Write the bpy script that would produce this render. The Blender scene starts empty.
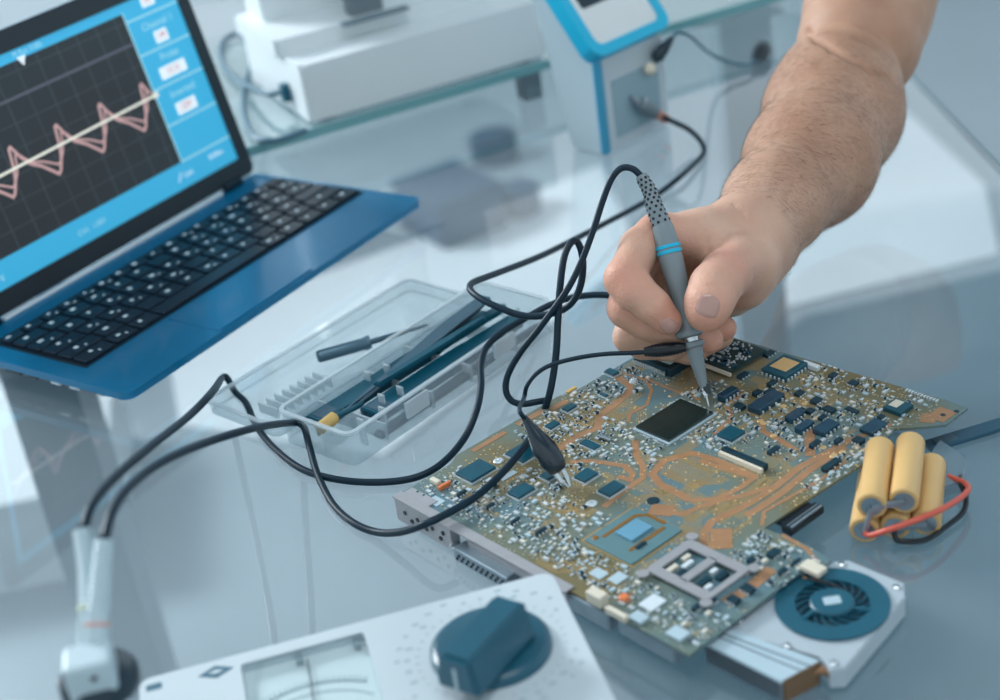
import bpy, bmesh, math, random
import numpy as np
from mathutils import Vector, Matrix

S = bpy.context.scene
COL = S.collection
TZ = 740.0                      # height of the glass table top above the floor, mm
random.seed(7)
R = math.radians

# ------------------------------------------------------------------ camera
F, PITCH, ROLL, HC = 1585.27, R(28.04), R(-8.62), 535.49   # focal length in pixels of the 1000 px frame
FW = Vector((0, math.cos(PITCH), -math.sin(PITCH)))
_rt = Vector((1, 0, 0)); _up = _rt.cross(FW)
RT = _rt * math.cos(ROLL) + _up * math.sin(ROLL)
UP = -_rt * math.sin(ROLL) + _up * math.cos(ROLL)
EYE = Vector((0, 0, HC))
cam = bpy.data.cameras.new('camera'); camo = bpy.data.objects.new('camera', cam); COL.objects.link(camo)
camo.matrix_world = Matrix(((RT.x, UP.x, -FW.x, 0), (RT.y, UP.y, -FW.y, 0),
                            (RT.z, UP.z, -FW.z, (HC + TZ) / 1000), (0, 0, 0, 1)))
cam.sensor_width = 36; cam.lens = F / 1000 * 36
cam.clip_start = .02; cam.clip_end = 60
cam.dof.use_dof = True; cam.dof.focus_distance = 1.0; cam.dof.aperture_fstop = 4.8
S.camera = camo

# ------------------------------------------------------------------ world, lights, exposure
W = bpy.data.worlds.new('world'); S.world = W; W.use_nodes = True
_wn = W.node_tree.nodes; _wl = W.node_tree.links
_bg = _wn['Background']; _bg.inputs[1].default_value = .95
_tc = _wn.new('ShaderNodeTexCoord'); _sx = _wn.new('ShaderNodeSeparateXYZ'); _rp = _wn.new('ShaderNodeValToRGB')
_wl.new(_tc.outputs['Generated'], _sx.inputs[0]); _wl.new(_sx.outputs[2], _rp.inputs[0])
_rp.color_ramp.elements[0].position = .0; _rp.color_ramp.elements[0].color = (.68, .77, .82, 1)
_rp.color_ramp.elements[1].position = .6; _rp.color_ramp.elements[1].color = (.78, .89, .95, 1)
_wl.new(_rp.outputs[0], _bg.inputs[0])

def area(name, loc, target, size, power, col):
    l = bpy.data.lights.new(name, 'AREA'); l.shape = 'RECTANGLE'; l.size, l.size_y = size; l.energy = power; l.color = col
    o = bpy.data.objects.new(name, l); COL.objects.link(o); o.location = loc
    o.rotation_euler = (Vector(target) - Vector(loc)).to_track_quat('-Z', 'Y').to_euler(); return o
area('window_daylight', (-2.7, 3.3, 2.55), (0.1, .9, .75), (1.3, 1.1), 190, (.92, .97, 1))
area('overhead_fill', (.1, .7, 2.9), (.1, .9, .74), (1.4, 1.0), 26, (.97, .99, 1))  # unseen soft fill light added above the table
S.view_settings.view_transform = 'Standard'; S.view_settings.look = 'None'
S.view_settings.gamma = 1; S.view_settings.use_curve_mapping = False
S.view_settings.exposure = 0.12
S.cycles.use_denoising = True
S.cycles.max_bounces = 10; S.cycles.transparent_max_bounces = 16; S.cycles.caustics_reflective = False; S.cycles.caustics_refractive = False

# ------------------------------------------------------------------ helpers
def V3(p): return Vector(p)
def at(px, py, z=0.0):
    """the point of the photograph's ray that lies z mm above the table"""
    d = FW + RT * ((px - 500) / F) + UP * ((350 - py) / F)
    return EYE + d * ((z - HC) / d.z)
def air(px, py, D):
    return EYE + (FW + RT * ((px - 500) / F) + UP * ((350 - py) / F)) * D
def lin(c):
    return tuple(((v / 12.92) if v <= .04045 else ((v + .055) / 1.055) ** 2.4) for v in c)
def rgb(r, g, b): return lin((r / 255, g / 255, b / 255))

def mat(name, c, rough=.5, metal=0, spec=.5, var=0, vscale=40, c2=None, bump=0, bscale=200, coat=0, sss=0, emit=0):
    m = bpy.data.materials.new(name); m.use_nodes = True
    n = m.node_tree.nodes; l = m.node_tree.links; b = n['Principled BSDF']
    b.inputs['Base Color'].default_value = (*c, 1); b.inputs['Roughness'].default_value = rough
    b.inputs['Metallic'].default_value = metal; b.inputs['Specular IOR Level'].default_value = spec
    b.inputs['Coat Weight'].default_value = coat; b.inputs['Coat Roughness'].default_value = .1
    tc = n.new('ShaderNodeTexCoord')
    if var or c2:
        t = n.new('ShaderNodeTexNoise'); t.inputs['Scale'].default_value = vscale; t.inputs['Detail'].default_value = 4
        l.new(tc.outputs['Object'], t.inputs['Vector'])
        r = n.new('ShaderNodeValToRGB')
        a = c2 if c2 else tuple(max(0, v * (1 - var)) for v in c)
        r.color_ramp.elements[0].position = .35; r.color_ramp.elements[0].color = (*a, 1)
        r.color_ramp.elements[1].position = .65; r.color_ramp.elements[1].color = (*c, 1)
        l.new(t.outputs['Fac'], r.inputs[0]); l.new(r.outputs[0], b.inputs['Base Color'])
    if bump:
        t = n.new('ShaderNodeTexNoise'); t.inputs['Scale'].default_value = bscale; t.inputs['Detail'].default_value = 3
        l.new(tc.outputs['Object'], t.inputs['Vector'])
        k = n.new('ShaderNodeBump'); k.inputs['Strength'].default_value = bump; k.inputs['Distance'].default_value = .001
        l.new(t.outputs['Fac'], k.inputs['Height']); l.new(k.outputs[0], b.inputs['Normal'])
    if sss:
        b.inputs['Subsurface Weight'].default_value = sss; b.inputs['Subsurface Radius'].default_value = (1, .35, .2)
        b.inputs['Subsurface Scale'].default_value = .004
    if emit:
        b.inputs['Emission Color'].default_value = (*c, 1); b.inputs['Emission Strength'].default_value = emit
    return m

def clear(name, tint, refl=.06, milky=0.0, rough=.03, milk=(.8, .88, .92), ior=1.5):
    """see-through sheet: tinted transparency, Fresnel gloss, a little milkiness"""
    m = bpy.data.materials.new(name); m.use_nodes = True
    n = m.node_tree.nodes; l = m.node_tree.links; n.clear()
    o = n.new('ShaderNodeOutputMaterial'); t = n.new('ShaderNodeBsdfTransparent'); t.inputs[0].default_value = (*tint, 1)
    d = n.new('ShaderNodeBsdfDiffuse'); d.inputs[0].default_value = (*milk, 1)
    g = n.new('ShaderNodeBsdfGlossy'); g.inputs['Roughness'].default_value = rough
    a = n.new('ShaderNodeMixShader'); a.inputs[0].default_value = milky; l.new(t.outputs[0], a.inputs[1]); l.new(d.outputs[0], a.inputs[2])
    f = n.new('ShaderNodeFresnel'); f.inputs[0].default_value = ior
    ad = n.new('ShaderNodeMath'); ad.operation = 'ADD'; ad.inputs[1].default_value = refl; ad.use_clamp = True; l.new(f.outputs[0], ad.inputs[0])
    ge = n.new('ShaderNodeNewGeometry'); fb = n.new('ShaderNodeMath'); fb.operation = 'SUBTRACT'; fb.inputs[0].default_value = 1; l.new(ge.outputs['Backfacing'], fb.inputs[1])
    ml = n.new('ShaderNodeMath'); ml.operation = 'MULTIPLY'; l.new(ad.outputs[0], ml.inputs[0]); l.new(fb.outputs[0], ml.inputs[1])   # the outer face mirrors, once
    b = n.new('ShaderNodeMixShader'); l.new(ml.outputs[0], b.inputs[0]); l.new(a.outputs[0], b.inputs[1]); l.new(g.outputs[0], b.inputs[2])
    l.new(b.outputs[0], o.inputs[0]); return m

XF = {}
def thing(name, label, cat, loc, rz=0, group=None):
    o = bpy.data.objects.new(name, None); COL.objects.link(o); o.empty_display_size = .01
    o.location = (loc[0] / 1000, loc[1] / 1000, (loc[2] + TZ) / 1000); o.rotation_euler = (0, 0, rz)
    o['label'] = label; o['category'] = cat
    if group: o['group'] = group
    XF[o.name] = (Matrix.Translation(Vector(loc)) @ Matrix.Rotation(rz, 4, 'Z')).inverted()
    return o
def tag(o, label, cat, group=None):
    o['label'] = label; o['category'] = cat
    if group: o['group'] = group
    return o

def smooth_path(pts, n=8):
    """Catmull-Rom through the points"""
    P = [Vector(p) for p in pts]; P = [P[0] * 2 - P[1]] + P + [P[-1] * 2 - P[-2]]; out = []
    for i in range(1, len(P) - 2):
        a, b, c, d = P[i - 1:i + 3]
        for k in range(n):
            t = k / n
            out.append(.5 * ((2 * b) + (c - a) * t + (2 * a - 5 * b + 4 * c - d) * t * t + (3 * b - a - 3 * c + d) * t ** 3))
    out.append(P[-2]); return out

class MB:
    def __init__(s): s.bm = bmesh.new()
    def _add(s, verts, faces):
        vs = [s.bm.verts.new(v) for v in verts]
        for f in faces:
            try: s.bm.faces.new([vs[i] for i in f])
            except ValueError: pass
        return vs
    def box(s, c, d, rz=0, bev=0, M=None):
        t = bmesh.new(); bmesh.ops.create_cube(t, size=1)
        for v in t.verts: v.co = Vector((v.co.x * d[0], v.co.y * d[1], v.co.z * d[2]))
        if bev: bmesh.ops.bevel(t, geom=t.edges[:], offset=bev, segments=2, affect='EDGES', profile=.5)
        X = (Matrix.Translation(Vector(c)) @ Matrix.Rotation(rz, 4, 'Z')) if M is None else M @ Matrix.Translation(Vector(c))
        t.transform(X); s.merge(t); return s
    def merge(s, t):
        t.verts.index_update()
        s._add([v.co.copy() for v in t.verts], [[v.index for v in f.verts] for f in t.faces]); t.free()
    def tube(s, pts, r, seg=10, caps=True):
        P = [Vector(p) for p in pts]; n = len(P); rr = r if isinstance(r, (list, tuple)) else [r] * n
        T = [(P[min(i + 1, n - 1)] - P[max(i - 1, 0)]).normalized() for i in range(n)]
        u = T[0].orthogonal().normalized(); verts = []; faces = []
        for i in range(n):
            if i:
                q = T[i - 1].rotation_difference(T[i]); u = (q @ u).normalized()
            w = T[i].cross(u)
            for k in range(seg):
                a = 2 * math.pi * k / seg; verts.append(P[i] + (u * math.cos(a) + w * math.sin(a)) * rr[i])
        for i in range(n - 1):
            for k in range(seg):
                a, b = i * seg + k, i * seg + (k + 1) % seg; faces.append((a, b, b + seg, a + seg))
        if caps: faces += [tuple(range(seg - 1, -1, -1)), tuple(range((n - 1) * seg, n * seg))]
        s._add(verts, faces); return s
    def lathe(s, prof, o, ax, seg=24, sq=None):
        """profile of (distance along axis, radius)"""
        o = Vector(o); ax = Vector(ax).normalized(); u = ax.orthogonal().normalized() if sq is None else Vector(sq); w = ax.cross(u)
        verts = []; faces = []
        for d, r in prof:
            for k in range(seg):
                a = 2 * math.pi * k / seg; verts.append(o + ax * d + (u * math.cos(a) + w * math.sin(a)) * r)
        for i in range(len(prof) - 1):
            for k in range(seg):
                a, b = i * seg + k, i * seg + (k + 1) % seg; faces.append((a, b, b + seg, a + seg))
        faces += [tuple(range(seg - 1, -1, -1)), tuple(range((len(prof) - 1) * seg, len(prof) * seg))]
        s._add(verts, faces); return s
    def prism(s, poly, z0, z1, bev=0):
        n = len(poly); t = bmesh.new()
        a = [t.verts.new((p[0], p[1], z0)) for p in poly]; b = [t.verts.new((p[0], p[1], z1)) for p in poly]
        t.faces.new(a[::-1]); t.faces.new(b)
        for i in range(n): t.faces.new((a[i], a[(i + 1) % n], b[(i + 1) % n], b[i]))
        if bev: bmesh.ops.bevel(t, geom=[e for e in t.edges if abs(e.verts[0].co.z - e.verts[1].co.z) < 1e-6 and e.verts[0].co.z == z1], offset=bev, segments=2, affect='EDGES')
        s.merge(t); return s
    def ring(s, outer, inner, z0, z1):
        """frame between two loops of equal length"""
        n = len(outer); vs = []
        for z in (z0, z1):
            vs += [(p[0], p[1], z) for p in outer] + [(p[0], p[1], z) for p in inner]
        f = []
        for i in range(n):
            j = (i + 1) % n
            f += [(i, j, 2 * n + j, 2 * n + i), (n + j, n + i, 3 * n + i, 3 * n + j), (2 * n + i, 2 * n + j, 3 * n + j, 3 * n + i), (j, i, n + i, n + j)]
        s._add(vs, f); return s
    def strip(s, pts, w, z0, z1):
        """flat band along a polyline with mitred corners"""
        P = [Vector((p[0], p[1])) for p in pts]; n = len(P); L = []; Rr = []
        for i in range(n):
            d0 = (P[i] - P[i - 1]).normalized() if i else (P[1] - P[0]).normalized()
            d1 = (P[i + 1] - P[i]).normalized() if i < n - 1 else d0
            t = (d0 + d1); t = t.normalized() if t.length > 1e-6 else d0
            nn = Vector((-t.y, t.x)); k = w / 2 / max(.5, nn.dot(Vector((-d0.y, d0.x))))
            L.append(P[i] + nn * k); Rr.append(P[i] - nn * k)
        for i in range(n - 1):
            q = [L[i], Rr[i], Rr[i + 1], L[i + 1]]
            vs = [(p.x, p.y, z0) for p in q] + [(p.x, p.y, z1) for p in q]
            s._add(vs, [(3, 2, 1, 0), (4, 5, 6, 7), (0, 1, 5, 4), (1, 2, 6, 5), (2, 3, 7, 6), (3, 0, 4, 7)])
        return s
    def ball(s, c, r, seg=12, sc=(1, 1, 1)):
        t = bmesh.new(); bmesh.ops.create_uvsphere(t, u_segments=seg, v_segments=max(6, seg // 2), radius=r)
        for v in t.verts: v.co = Vector((v.co.x * sc[0] + c[0], v.co.y * sc[1] + c[1], v.co.z * sc[2] + c[2]))
        s.merge(t); return s
    def build(s, name, m, parent=None, world=False, origin=None, smooth=None):
        bm = s.bm
        if world and parent is not None:
            root = parent
            while root.parent is not None: root = root.parent
            bm.transform(XF[root.name])
        if parent is None:
            o_ = Vector(origin if origin is not None else (0, 0, 0)); bm.transform(Matrix.Translation(-o_))
        bmesh.ops.recalc_face_normals(bm, faces=bm.faces[:])
        bm.transform(Matrix.Scale(.001, 4))
        me = bpy.data.meshes.new(name); bm.to_mesh(me); bm.free()
        me.materials.append(m); o = bpy.data.objects.new(name, me); COL.objects.link(o)
        if parent is None: o.location = (o_.x / 1000, o_.y / 1000, (o_.z + TZ) / 1000); XF[o.name] = Matrix.Translation(o_).inverted()
        else: o.parent = parent
        if smooth:
            me.polygons.foreach_set('use_smooth', [True] * len(me.polygons))
            if smooth < 180: me.set_sharp_from_angle(angle=R(smooth))
        return o

def rrect(x0, y0, x1, y1, r, n=5):
    p = []
    for cx, cy, a in ((x1 - r, y1 - r, 0), (x0 + r, y1 - r, 90), (x0 + r, y0 + r, 180), (x1 - r, y0 + r, 270)):
        for k in range(n + 1):
            t = R(a + 90 * k / n); p.append((cx + r * math.cos(t), cy + r * math.sin(t)))
    return p

def structure(name, mb, m):
    o = mb.build(name, m); o['kind'] = 'structure'; return o

# ------------------------------------------------------------------ materials
M = dict(
    floor=mat('pale_floor', rgb(148, 160, 167), .35, var=.06, vscale=2),
    wall=mat('white_wall', rgb(205, 215, 220), .7, var=.03, vscale=1),
    ceil=mat('ceiling_panel', rgb(176, 188, 196), .8, var=.04, vscale=1),
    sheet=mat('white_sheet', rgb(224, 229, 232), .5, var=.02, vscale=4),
    crate=mat('crate_blue', rgb(0, 50, 80), .5),
    dark_sheet=mat('sheet_blue_grey', rgb(66, 100, 114), .7, var=.05),
    edge_dark=mat('edge_dark', rgb(96, 130, 142), .3),
    rail=mat('rail_blue', rgb(40, 84, 106), .4),
    steel_leg=mat('grey_steel', rgb(120, 140, 150), .4, .3, var=.08, vscale=6),
    glass=clear('table_glass', (.94, .97, .98), .11, .11, .045, rgb(206, 218, 224), 1.45),
    glass_edge=mat('glass_edge', rgb(110, 165, 170), .2, coat=.5),
    shelf=clear('shelf_glass', (.86, .94, .95), .08, .25, .03, rgb(190, 212, 216)),
    lap_blue=mat('laptop_blue', rgb(0, 122, 168), .3, .3, var=.05, vscale=30, coat=.35),
    lap_dark=mat('laptop_dark', rgb(14, 38, 52), .35, .1, var=.1),
    bezel=mat('bezel_black', rgb(22, 40, 50), .3, var=.1),
    key=mat('key_black', rgb(4, 34, 52), .35, var=.1),
    keylet=mat('key_letter', rgb(226, 244, 250), .4),
    hinge=mat('hinge_silver', rgb(214, 226, 232), .3, .25),
    scr_blue=mat('screen_blue', rgb(58, 172, 214), .3, emit=.42),
    scr_dark=mat('screen_dark', rgb(36, 46, 52), .3, emit=.3),
    scr_grid=mat('screen_grid', rgb(72, 82, 88), .3, emit=.3),
    scr_grid2=mat('screen_mid', rgb(90, 92, 106), .3, emit=.3),
    scr_white=mat('screen_white', rgb(225, 235, 240), .3, emit=.5),
    scr_text=mat('screen_text', rgb(165, 215, 225), .3, emit=.4),
    scr_pink=mat('screen_pink', rgb(200, 160, 158), .3, emit=.4),
    scr_cream=mat('screen_cream', rgb(225, 222, 208), .3, emit=.5),
    scr_red=mat('screen_red', rgb(190, 90, 95), .3, emit=.4),
    cable=mat('cable_black', rgb(4, 38, 54), .42, 0, .3, bump=.05, bscale=900),
    cable_far=mat('cable_grey', rgb(70, 110, 128), .4),
    rubber=mat('rubber_black', rgb(10, 26, 36), .35, var=.1),
    clip=mat('clip_black', rgb(8, 34, 48), .25, coat=.4),
    grey=mat('probe_grey', rgb(126, 140, 146), .42, var=.04, vscale=80),
    greyd=mat('probe_dark', rgb(40, 56, 64), .5),
    cyan=mat('cyan_plastic', rgb(16, 182, 222), .35),
    steel=mat('steel', rgb(200, 208, 212), .2, .95, var=.05),
    steel_d=mat('dull_steel', rgb(150, 166, 176), .35, .7, var=.1, vscale=120),
    chip=mat('chip_epoxy', rgb(10, 80, 98), .28, .0, .6, var=.12, vscale=150),
    gpu=mat('gpu_die', rgb(24, 44, 44), .16, .1, .6, coat=.3),
    block=mat('black_component', rgb(12, 56, 70), .33, var=.25, vscale=150),
    ind=mat('blue_component', rgb(14, 68, 92), .26, coat=.4, var=.2, vscale=200),
    solder=mat('solder', rgb(226, 236, 240), .24, .4, var=.1, vscale=300),
    plate=mat('silver_plate', rgb(190, 212, 222), .4, .2, var=.05),
    copper=mat('copper_trace', rgb(178, 134, 98), .38, .15, var=.12, vscale=100),
    copper2=mat('thin_trace', rgb(172, 146, 100), .4, .2),
    gold=mat('gold', rgb(226, 190, 134), .3, .3),
    orange=mat('orange_component', rgb(230, 130, 80), .45, var=.1, vscale=200),
    cream=mat('cream_plastic', rgb(222, 214, 196), .5, var=.05),
    white=mat('white_plastic', rgb(214, 224, 230), .45, var=.02),
    frame=mat('bracket_metal', rgb(176, 176, 180), .42, .35, var=.06, vscale=200),
    cell=mat('battery_wrap', rgb(222, 182, 120), .42, var=.05, vscale=25),
    red=mat('red_wire', rgb(214, 96, 78), .45),
    fan_body=mat('fan_silver', rgb(196, 208, 216), .36, .3, var=.04, vscale=60),
    fan_blue=mat('fan_blue', rgb(26, 90, 110), .4, var=.1),
    fan_dark=mat('fan_dark', rgb(14, 44, 58), .45),
    brass=mat('heatpipe_copper', rgb(150, 116, 86), .35, .6, var=.2, vscale=80),
    meter=mat('meter_white', rgb(196, 208, 214), .5, var=.02, vscale=30),
    meter_win=mat('meter_dial', rgb(238, 242, 240), .5),
    teal=mat('knob_teal', rgb(22, 84, 104), .35, coat=.2, var=.05),
    mark=mat('print_blue', rgb(60, 104, 124), .5),
    faint=mat('print_faint', rgb(164, 182, 190), .5),
    inst=mat('instrument_white', rgb(220, 229, 232), .5, var=.02, vscale=10),
    dev_body=mat('frosted_body', rgb(196, 214, 222), .25), dev_win=mat('front_window', rgb(146, 178, 192), .2), strip=mat('strip_cyan', rgb(60, 158, 196), .4),
    inst_grey=mat('instrument_grey', rgb(112, 132, 140), .5),
    plastic=clear('clear_plastic', (.93, .965, .975), .04, .2, .08, rgb(225, 236, 242), 1.4),
    plastic_edge=clear('clear_plastic_rim', (.9, .95, .97), .06, .45, .1, rgb(228, 238, 243), 1.4),
    tool=mat('tool_grey', rgb(84, 114, 130), .35, .5, var=.06),
    tool_blue=mat('tool_blue', rgb(14, 88, 108), .3, .1, var=.08),
    yellow=mat('yellow_plastic', rgb(214, 178, 108), .45),
    bnc=mat('bnc_grey', rgb(182, 202, 210), .45, var=.04),
    bnc_y=mat('band_yellow', rgb(226, 232, 190), .5), bnc_r=mat('band_red', rgb(224, 150, 134), .5),
    hair=mat('arm_hair', rgb(70, 50, 40), .5),
    nail=mat('nail', rgb(186, 146, 136), .26, sss=.1, coat=.25),
)

# ------------------------------------------------------------------ setting
structure('floor', MB().box((0, 2200, -TZ - 25), (9000, 9000, 50)), M['floor'])
WY = 4600
wb = MB()
for a, b, z0, z1 in ((-4500, 4500, -TZ, 260), (-4500, 4500, 1690, 2160), (-4500, -3300, 260, 1690), (3300, 4500, 260, 1690)): wb.box(((a + b) / 2, WY, (z0 + z1) / 2), (b - a, 80, z1 - z0))
structure('wall_back', wb, M['wall'])
for n, (a, b) in enumerate(((-3300, -1150), (-1150, 1050), (1050, 3300))):
    w = MB()
    for x in (a + 30, b - 30): w.box((x, WY, 975), (60, 60, 1430))
    for z in (290, 1660): w.box(((a + b) / 2, WY, z), (b - a - 120, 60, 60))
    structure('window_%d' % (n + 1), w, M['wall'])
structure('shade_wall_right', MB().box((1800, 1800, 700), (80, 5600, 2900)), M['wall'])  # unseen wall added to darken the right side of the arm
structure('ceiling', MB().box((0, 1800, 2190), (9000, 5800, 60)), M['ceil'])

# ------------------------------------------------------------------ glass table
tb = thing('glass_table', 'pale glass-topped work table carrying the laptop, tools and circuit board', 'table', (-285, 1100, -TZ))
MB().box((-485, 1100, -5), (1830, 2000, 10), bev=1.2).build('tabletop', M['glass'], tb, True)
MB().box((430.9, 1100, -5), (1.6, 2000, 9.6)).build('side_edge', M['edge_dark'], tb, True)
for x, y in ((-455, 1430), (385, 2060), (-940, 300), (395, 260)):
    MB().box((x, y, -375), (70, 70, 730), bev=2).build('leg', M['steel_leg'], tb, True)
MB().box((-285, 1900, -40), (1380, 40, 50), bev=2).build('rail', M['steel_leg'], tb, True)

sb0, sb1 = at(62, 396, -600), at(92, 492, -600)
stb = thing('storage_box', 'plain white box on the floor seen through the glass under the laptop', 'box', (sb1.x - 170, sb1.y + 180, -TZ), .1)
MB().box((0, 0, 68), (330, 380, 136), bev=4).build('carton', M['sheet'], stb)
MB().box((0, 0, 139), (340, 390, 18), bev=4).build('lid', M['sheet'], stb)

ck = at(446, 182, -640)
crate = thing('storage_crate', 'dark blue low crate on the floor seen through the glass by the laptop corner', 'crate', (ck.x, ck.y, -TZ), .5)
MB().box((0, 0, 45), (150, 190, 90), bev=10).build('shell', M['crate'], crate)
MB().box((0, 0, 94), (156, 196, 14), bev=5).build('lid', M['crate'], crate)
for (px, py, r_), lb in (((492, 134, 52), 'round dark blue tin on the floor seen through the glass under the white instrument'), ((518, 186, 42), 'smaller round dark tin on the floor seen through the glass nearer the cables')):
    sk = at(px, py, -680); tn = thing('round_tin', lb, 'tin', (sk.x, sk.y, -TZ))
    MB().lathe([(0, r_ - 1), (2, r_), (44, r_), (45, r_ - 1)], (0, 0, 0), (0, 0, 1), 32).build('body', M['crate'], tn, smooth=40)
    MB().lathe([(44, r_ + 1), (58, r_ + 1), (60, r_ - 2)], (0, 0, 0), (0, 0, 1), 32).build('lid', M['crate'], tn, smooth=40)
for lb, q_ in (('white sheet added on the floor as the bright reflection under the tool case', [(165, 330), (430, 235), (600, 165), (640, 250), (520, 350), (385, 455), (180, 425)]),
               ('white sheet added on the floor as the bright reflection right of the forearm', [(800, 110), (900, 105), (985, 185), (1000, 254), (790, 306), (745, 250)]),
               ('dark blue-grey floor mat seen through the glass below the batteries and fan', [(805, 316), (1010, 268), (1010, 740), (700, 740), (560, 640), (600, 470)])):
    w_ = [at(a_, b_, -TZ + 4) for a_, b_ in q_]; cn = sum(w_, Vector()) / len(w_)  # added sheets: pale ones imitate reflections in the glass, dark one darkens it
    fm = MB(); fm.prism([(v.x, v.y) for v in w_], -TZ, -TZ + 5, bev=1); tag(fm.build('added_floor_sheet', M['dark_sheet' if lb.startswith('dark') else 'sheet'], None, origin=(cn.x, cn.y, -TZ)), lb, 'added sheet')
ra, rb_ = at(927, 447, 1.5), at(1075, 402, 1.5); rd = rb_ - ra
rl = thing('flat_strip', 'narrow dark blue strip lying on the glass behind the battery pack', 'strip', (ra.x, ra.y, 0), math.atan2(rd.y, rd.x))
MB().box((rd.length / 2, 0, 1.6), (rd.length, 11, 3), bev=.6).build('bar', M['rail'], rl)
MB().box((12, 0, 3.2), (14, 8, .6), bev=.2).build('end_plate', M['tool'], rl)

# ------------------------------------------------------------------ laptop
lap = thing('laptop', 'open blue laptop showing an oscilloscope trace on its screen', 'laptop', (-261.7, 979.15, 0), R(51.94))
LW, LD, LZ = 350.9, 195.5, 23.2
body = MB()
body.prism(rrect(0, 0, LW, LD, 9), LZ - 6, LZ, bev=1.5).build('palm_deck', M['lap_blue'], lap, smooth=40)
sh_ = MB(); A_ = rrect(5, 5, LW - 5, LD - 2, 9); B_ = rrect(16, 42, LW - 16, LD - 6, 9); n_ = len(A_)
sh_._add([(x, y, LZ - 6.1) for x, y in A_] + [(x, y, 3) for x, y in B_], [tuple(range(n_ - 1, -1, -1)), tuple(range(n_, 2 * n_))] + [(i, (i + 1) % n_, n_ + (i + 1) % n_, n_ + i) for i in range(n_)])
sh_.build('bottom_shell', M['lap_dark'], lap)
for fx in (25, LW - 25):
    for fy in (54, LD - 20): MB().lathe([(0, 6), (3.1, 7)], (fx, fy, 0), (0, 0, 1), 14).build('rubber_foot', M['rubber'], lap)
for i, y in enumerate((62, 82, 108, 130, 160)):
    MB().box((5.2, y, 14.2), (4, 11 if i < 3 else 18, 4.2), bev=.5).build('port', M['steel'] if i in (0, 1, 4) else M['rubber'], lap)
kb = MB().box((181, 113, LZ + .2), (328, 105, 1.2), bev=.3).build('keyboard', M['lap_dark'], lap)
keys = MB(); lets = MB(); rows = 6
for r in range(rows):
    y0 = 63 + r * 17.1; n = [9, 13, 13, 14, 14, 17][r]; x = 19.5
    ws = [1.0] * n
    if r == 0: ws[0] = 1.3; ws[3] = 5.2
    if 0 < r < 5: ws[0] = 1.2 + .25 * (4 - r) / 2; ws[-1] = 2.2 - .3 * r
    k = (324) / sum(ws)
    for w in ws:
        ww = w * k; h = 14.6 if r < 5 else 10
        keys.box((x + ww / 2, y0 + h / 2, LZ + 2), (ww - 2.6, h, 2.6), bev=.7)
        if random.random() < .93 and w < 3:
            lets.box((x + ww / 2 - random.uniform(1, 3.5), y0 + h / 2 + random.uniform(.5, 3), LZ + 3.33), (random.uniform(2.4, 5), random.uniform(2.4, 4), .12))
            if random.random() < .45: lets.box((x + ww / 2 + 3, y0 + h / 2 - 3, LZ + 3.33), (1.8, 1.8, .12))
        x += ww
keys.build('keycaps', M['key'], lap); lets.build('key_lettering', M['keylet'], lap)
tp = MB().box((152, 29, LZ + .15), (108, 54, .9), bev=.25).build('touchpad', M['lap_blue'], lap)
MB().box((152, 6, LZ + .5), (106, 8, 1.4), bev=.5).build('touchpad_button', M['lap_blue'], lap)
MB().tube([(48, 188, LZ + 1.2), (300, 188, LZ + 1.2)], 1.8, 8).build('hinge_strip', M['hinge'], lap)
# the lid leans back: local frame (x along the hinge, s up the lid, t out of the screen)
LT = R(77.64); LH = 203
LM = Matrix.Translation((0, 189.5, LZ)) @ Matrix.Rotation(LT, 4, 'X')      # y of the lid frame runs up the lid, z towards the user... flipped below
def lid(mb): mb.bm.transform(LM); return mb
lid(MB().prism(rrect(0, 4, LW - 3, LH, 8), -7, -1.2, bev=.6)).build('lid_back', M['lap_blue'], lap, smooth=40)
bz = lid(MB().ring(rrect(0, 4, LW - 3, LH, 8), rrect(15, 21.3, 335, 185.5, .5), -1.2, 1.0)).build('bezel', M['bezel'], lap)
for x in (34, 316):
    MB().box((x, 189, LZ + 4), (22, 8, 9), bev=2).build('hinge_knuckle', M['lap_dark'], lap)
sc = lid(MB().box((175, 103.4, -.9), (320, 164.2, .8))).build('screen', M['scr_blue'], lap)
def sbox(mb, x0, y0, x1, y1, z=-.35, h=.1): mb.box(((x0 + x1) / 2, (y0 + y1) / 2, z), (x1 - x0, y1 - y0, h))
m = MB(); sbox(m, 22, 43, 273, 177, -.45, .12); lid(m).build('graph_area', M['scr_dark'], sc)
m = MB()
for i in range(-6, 6):
    x = 154 + 21.7 * i
    if i == 0:
        for k in range(46): sbox(m, x - .5, 44 + k * 2.9, x + .5, 45.6 + k * 2.9)
    elif 23 < x < 272: sbox(m, x - .35, 44, x + .35, 176)
for j in range(-5, 2):
    y = 151 + 18.4 * j
    if 44 < y < 176 and j != 0:
        for k in range(100): sbox(m, 23 + k * 2.5, y - .4, 24.4 + k * 2.5, y + .4)
lid(m).build('grid_lines', M['scr_grid'], sc)
m = MB(); sbox(m, 23, 150, 273, 152.2, -.33); lid(m).build('grid_axis', M['scr_grid2'], sc)
wave = []
for k in range(-2, 4):
    b = 117 + 48.5 * k
    wave += [(b - 6, 94), (b - 3, 104), (b - .5, 117), (b + 1.5, 118), (b + 7, 107), (b + 12, 100), (b + 22, 93.5), (b + 30, 86), (b + 34, 82), (b + 37, 84)]
def clipw(w): return [p for p in w if 23 <= p[0] <= 272]
m = MB(); m.strip(clipw(wave), 2.4, -.33, -.2); lid(m).build('pink_trace', M['scr_pink'], sc)
m = MB(); m.strip(clipw([(x + 3.2, 100.5 + (y - 100.5) * .62) for x, y in wave]), 1.7, -.33, -.21); lid(m).build('inner_trace', M['scr_pink'], sc)
m = MB(); m.strip([(22, 100), (274, 104.5)], 2.2, -.3, -.12); m.box((274, 104.5, -.2), (6, 4.5, .2)); lid(m).build('level_line', M['scr_cream'], sc)
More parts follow.
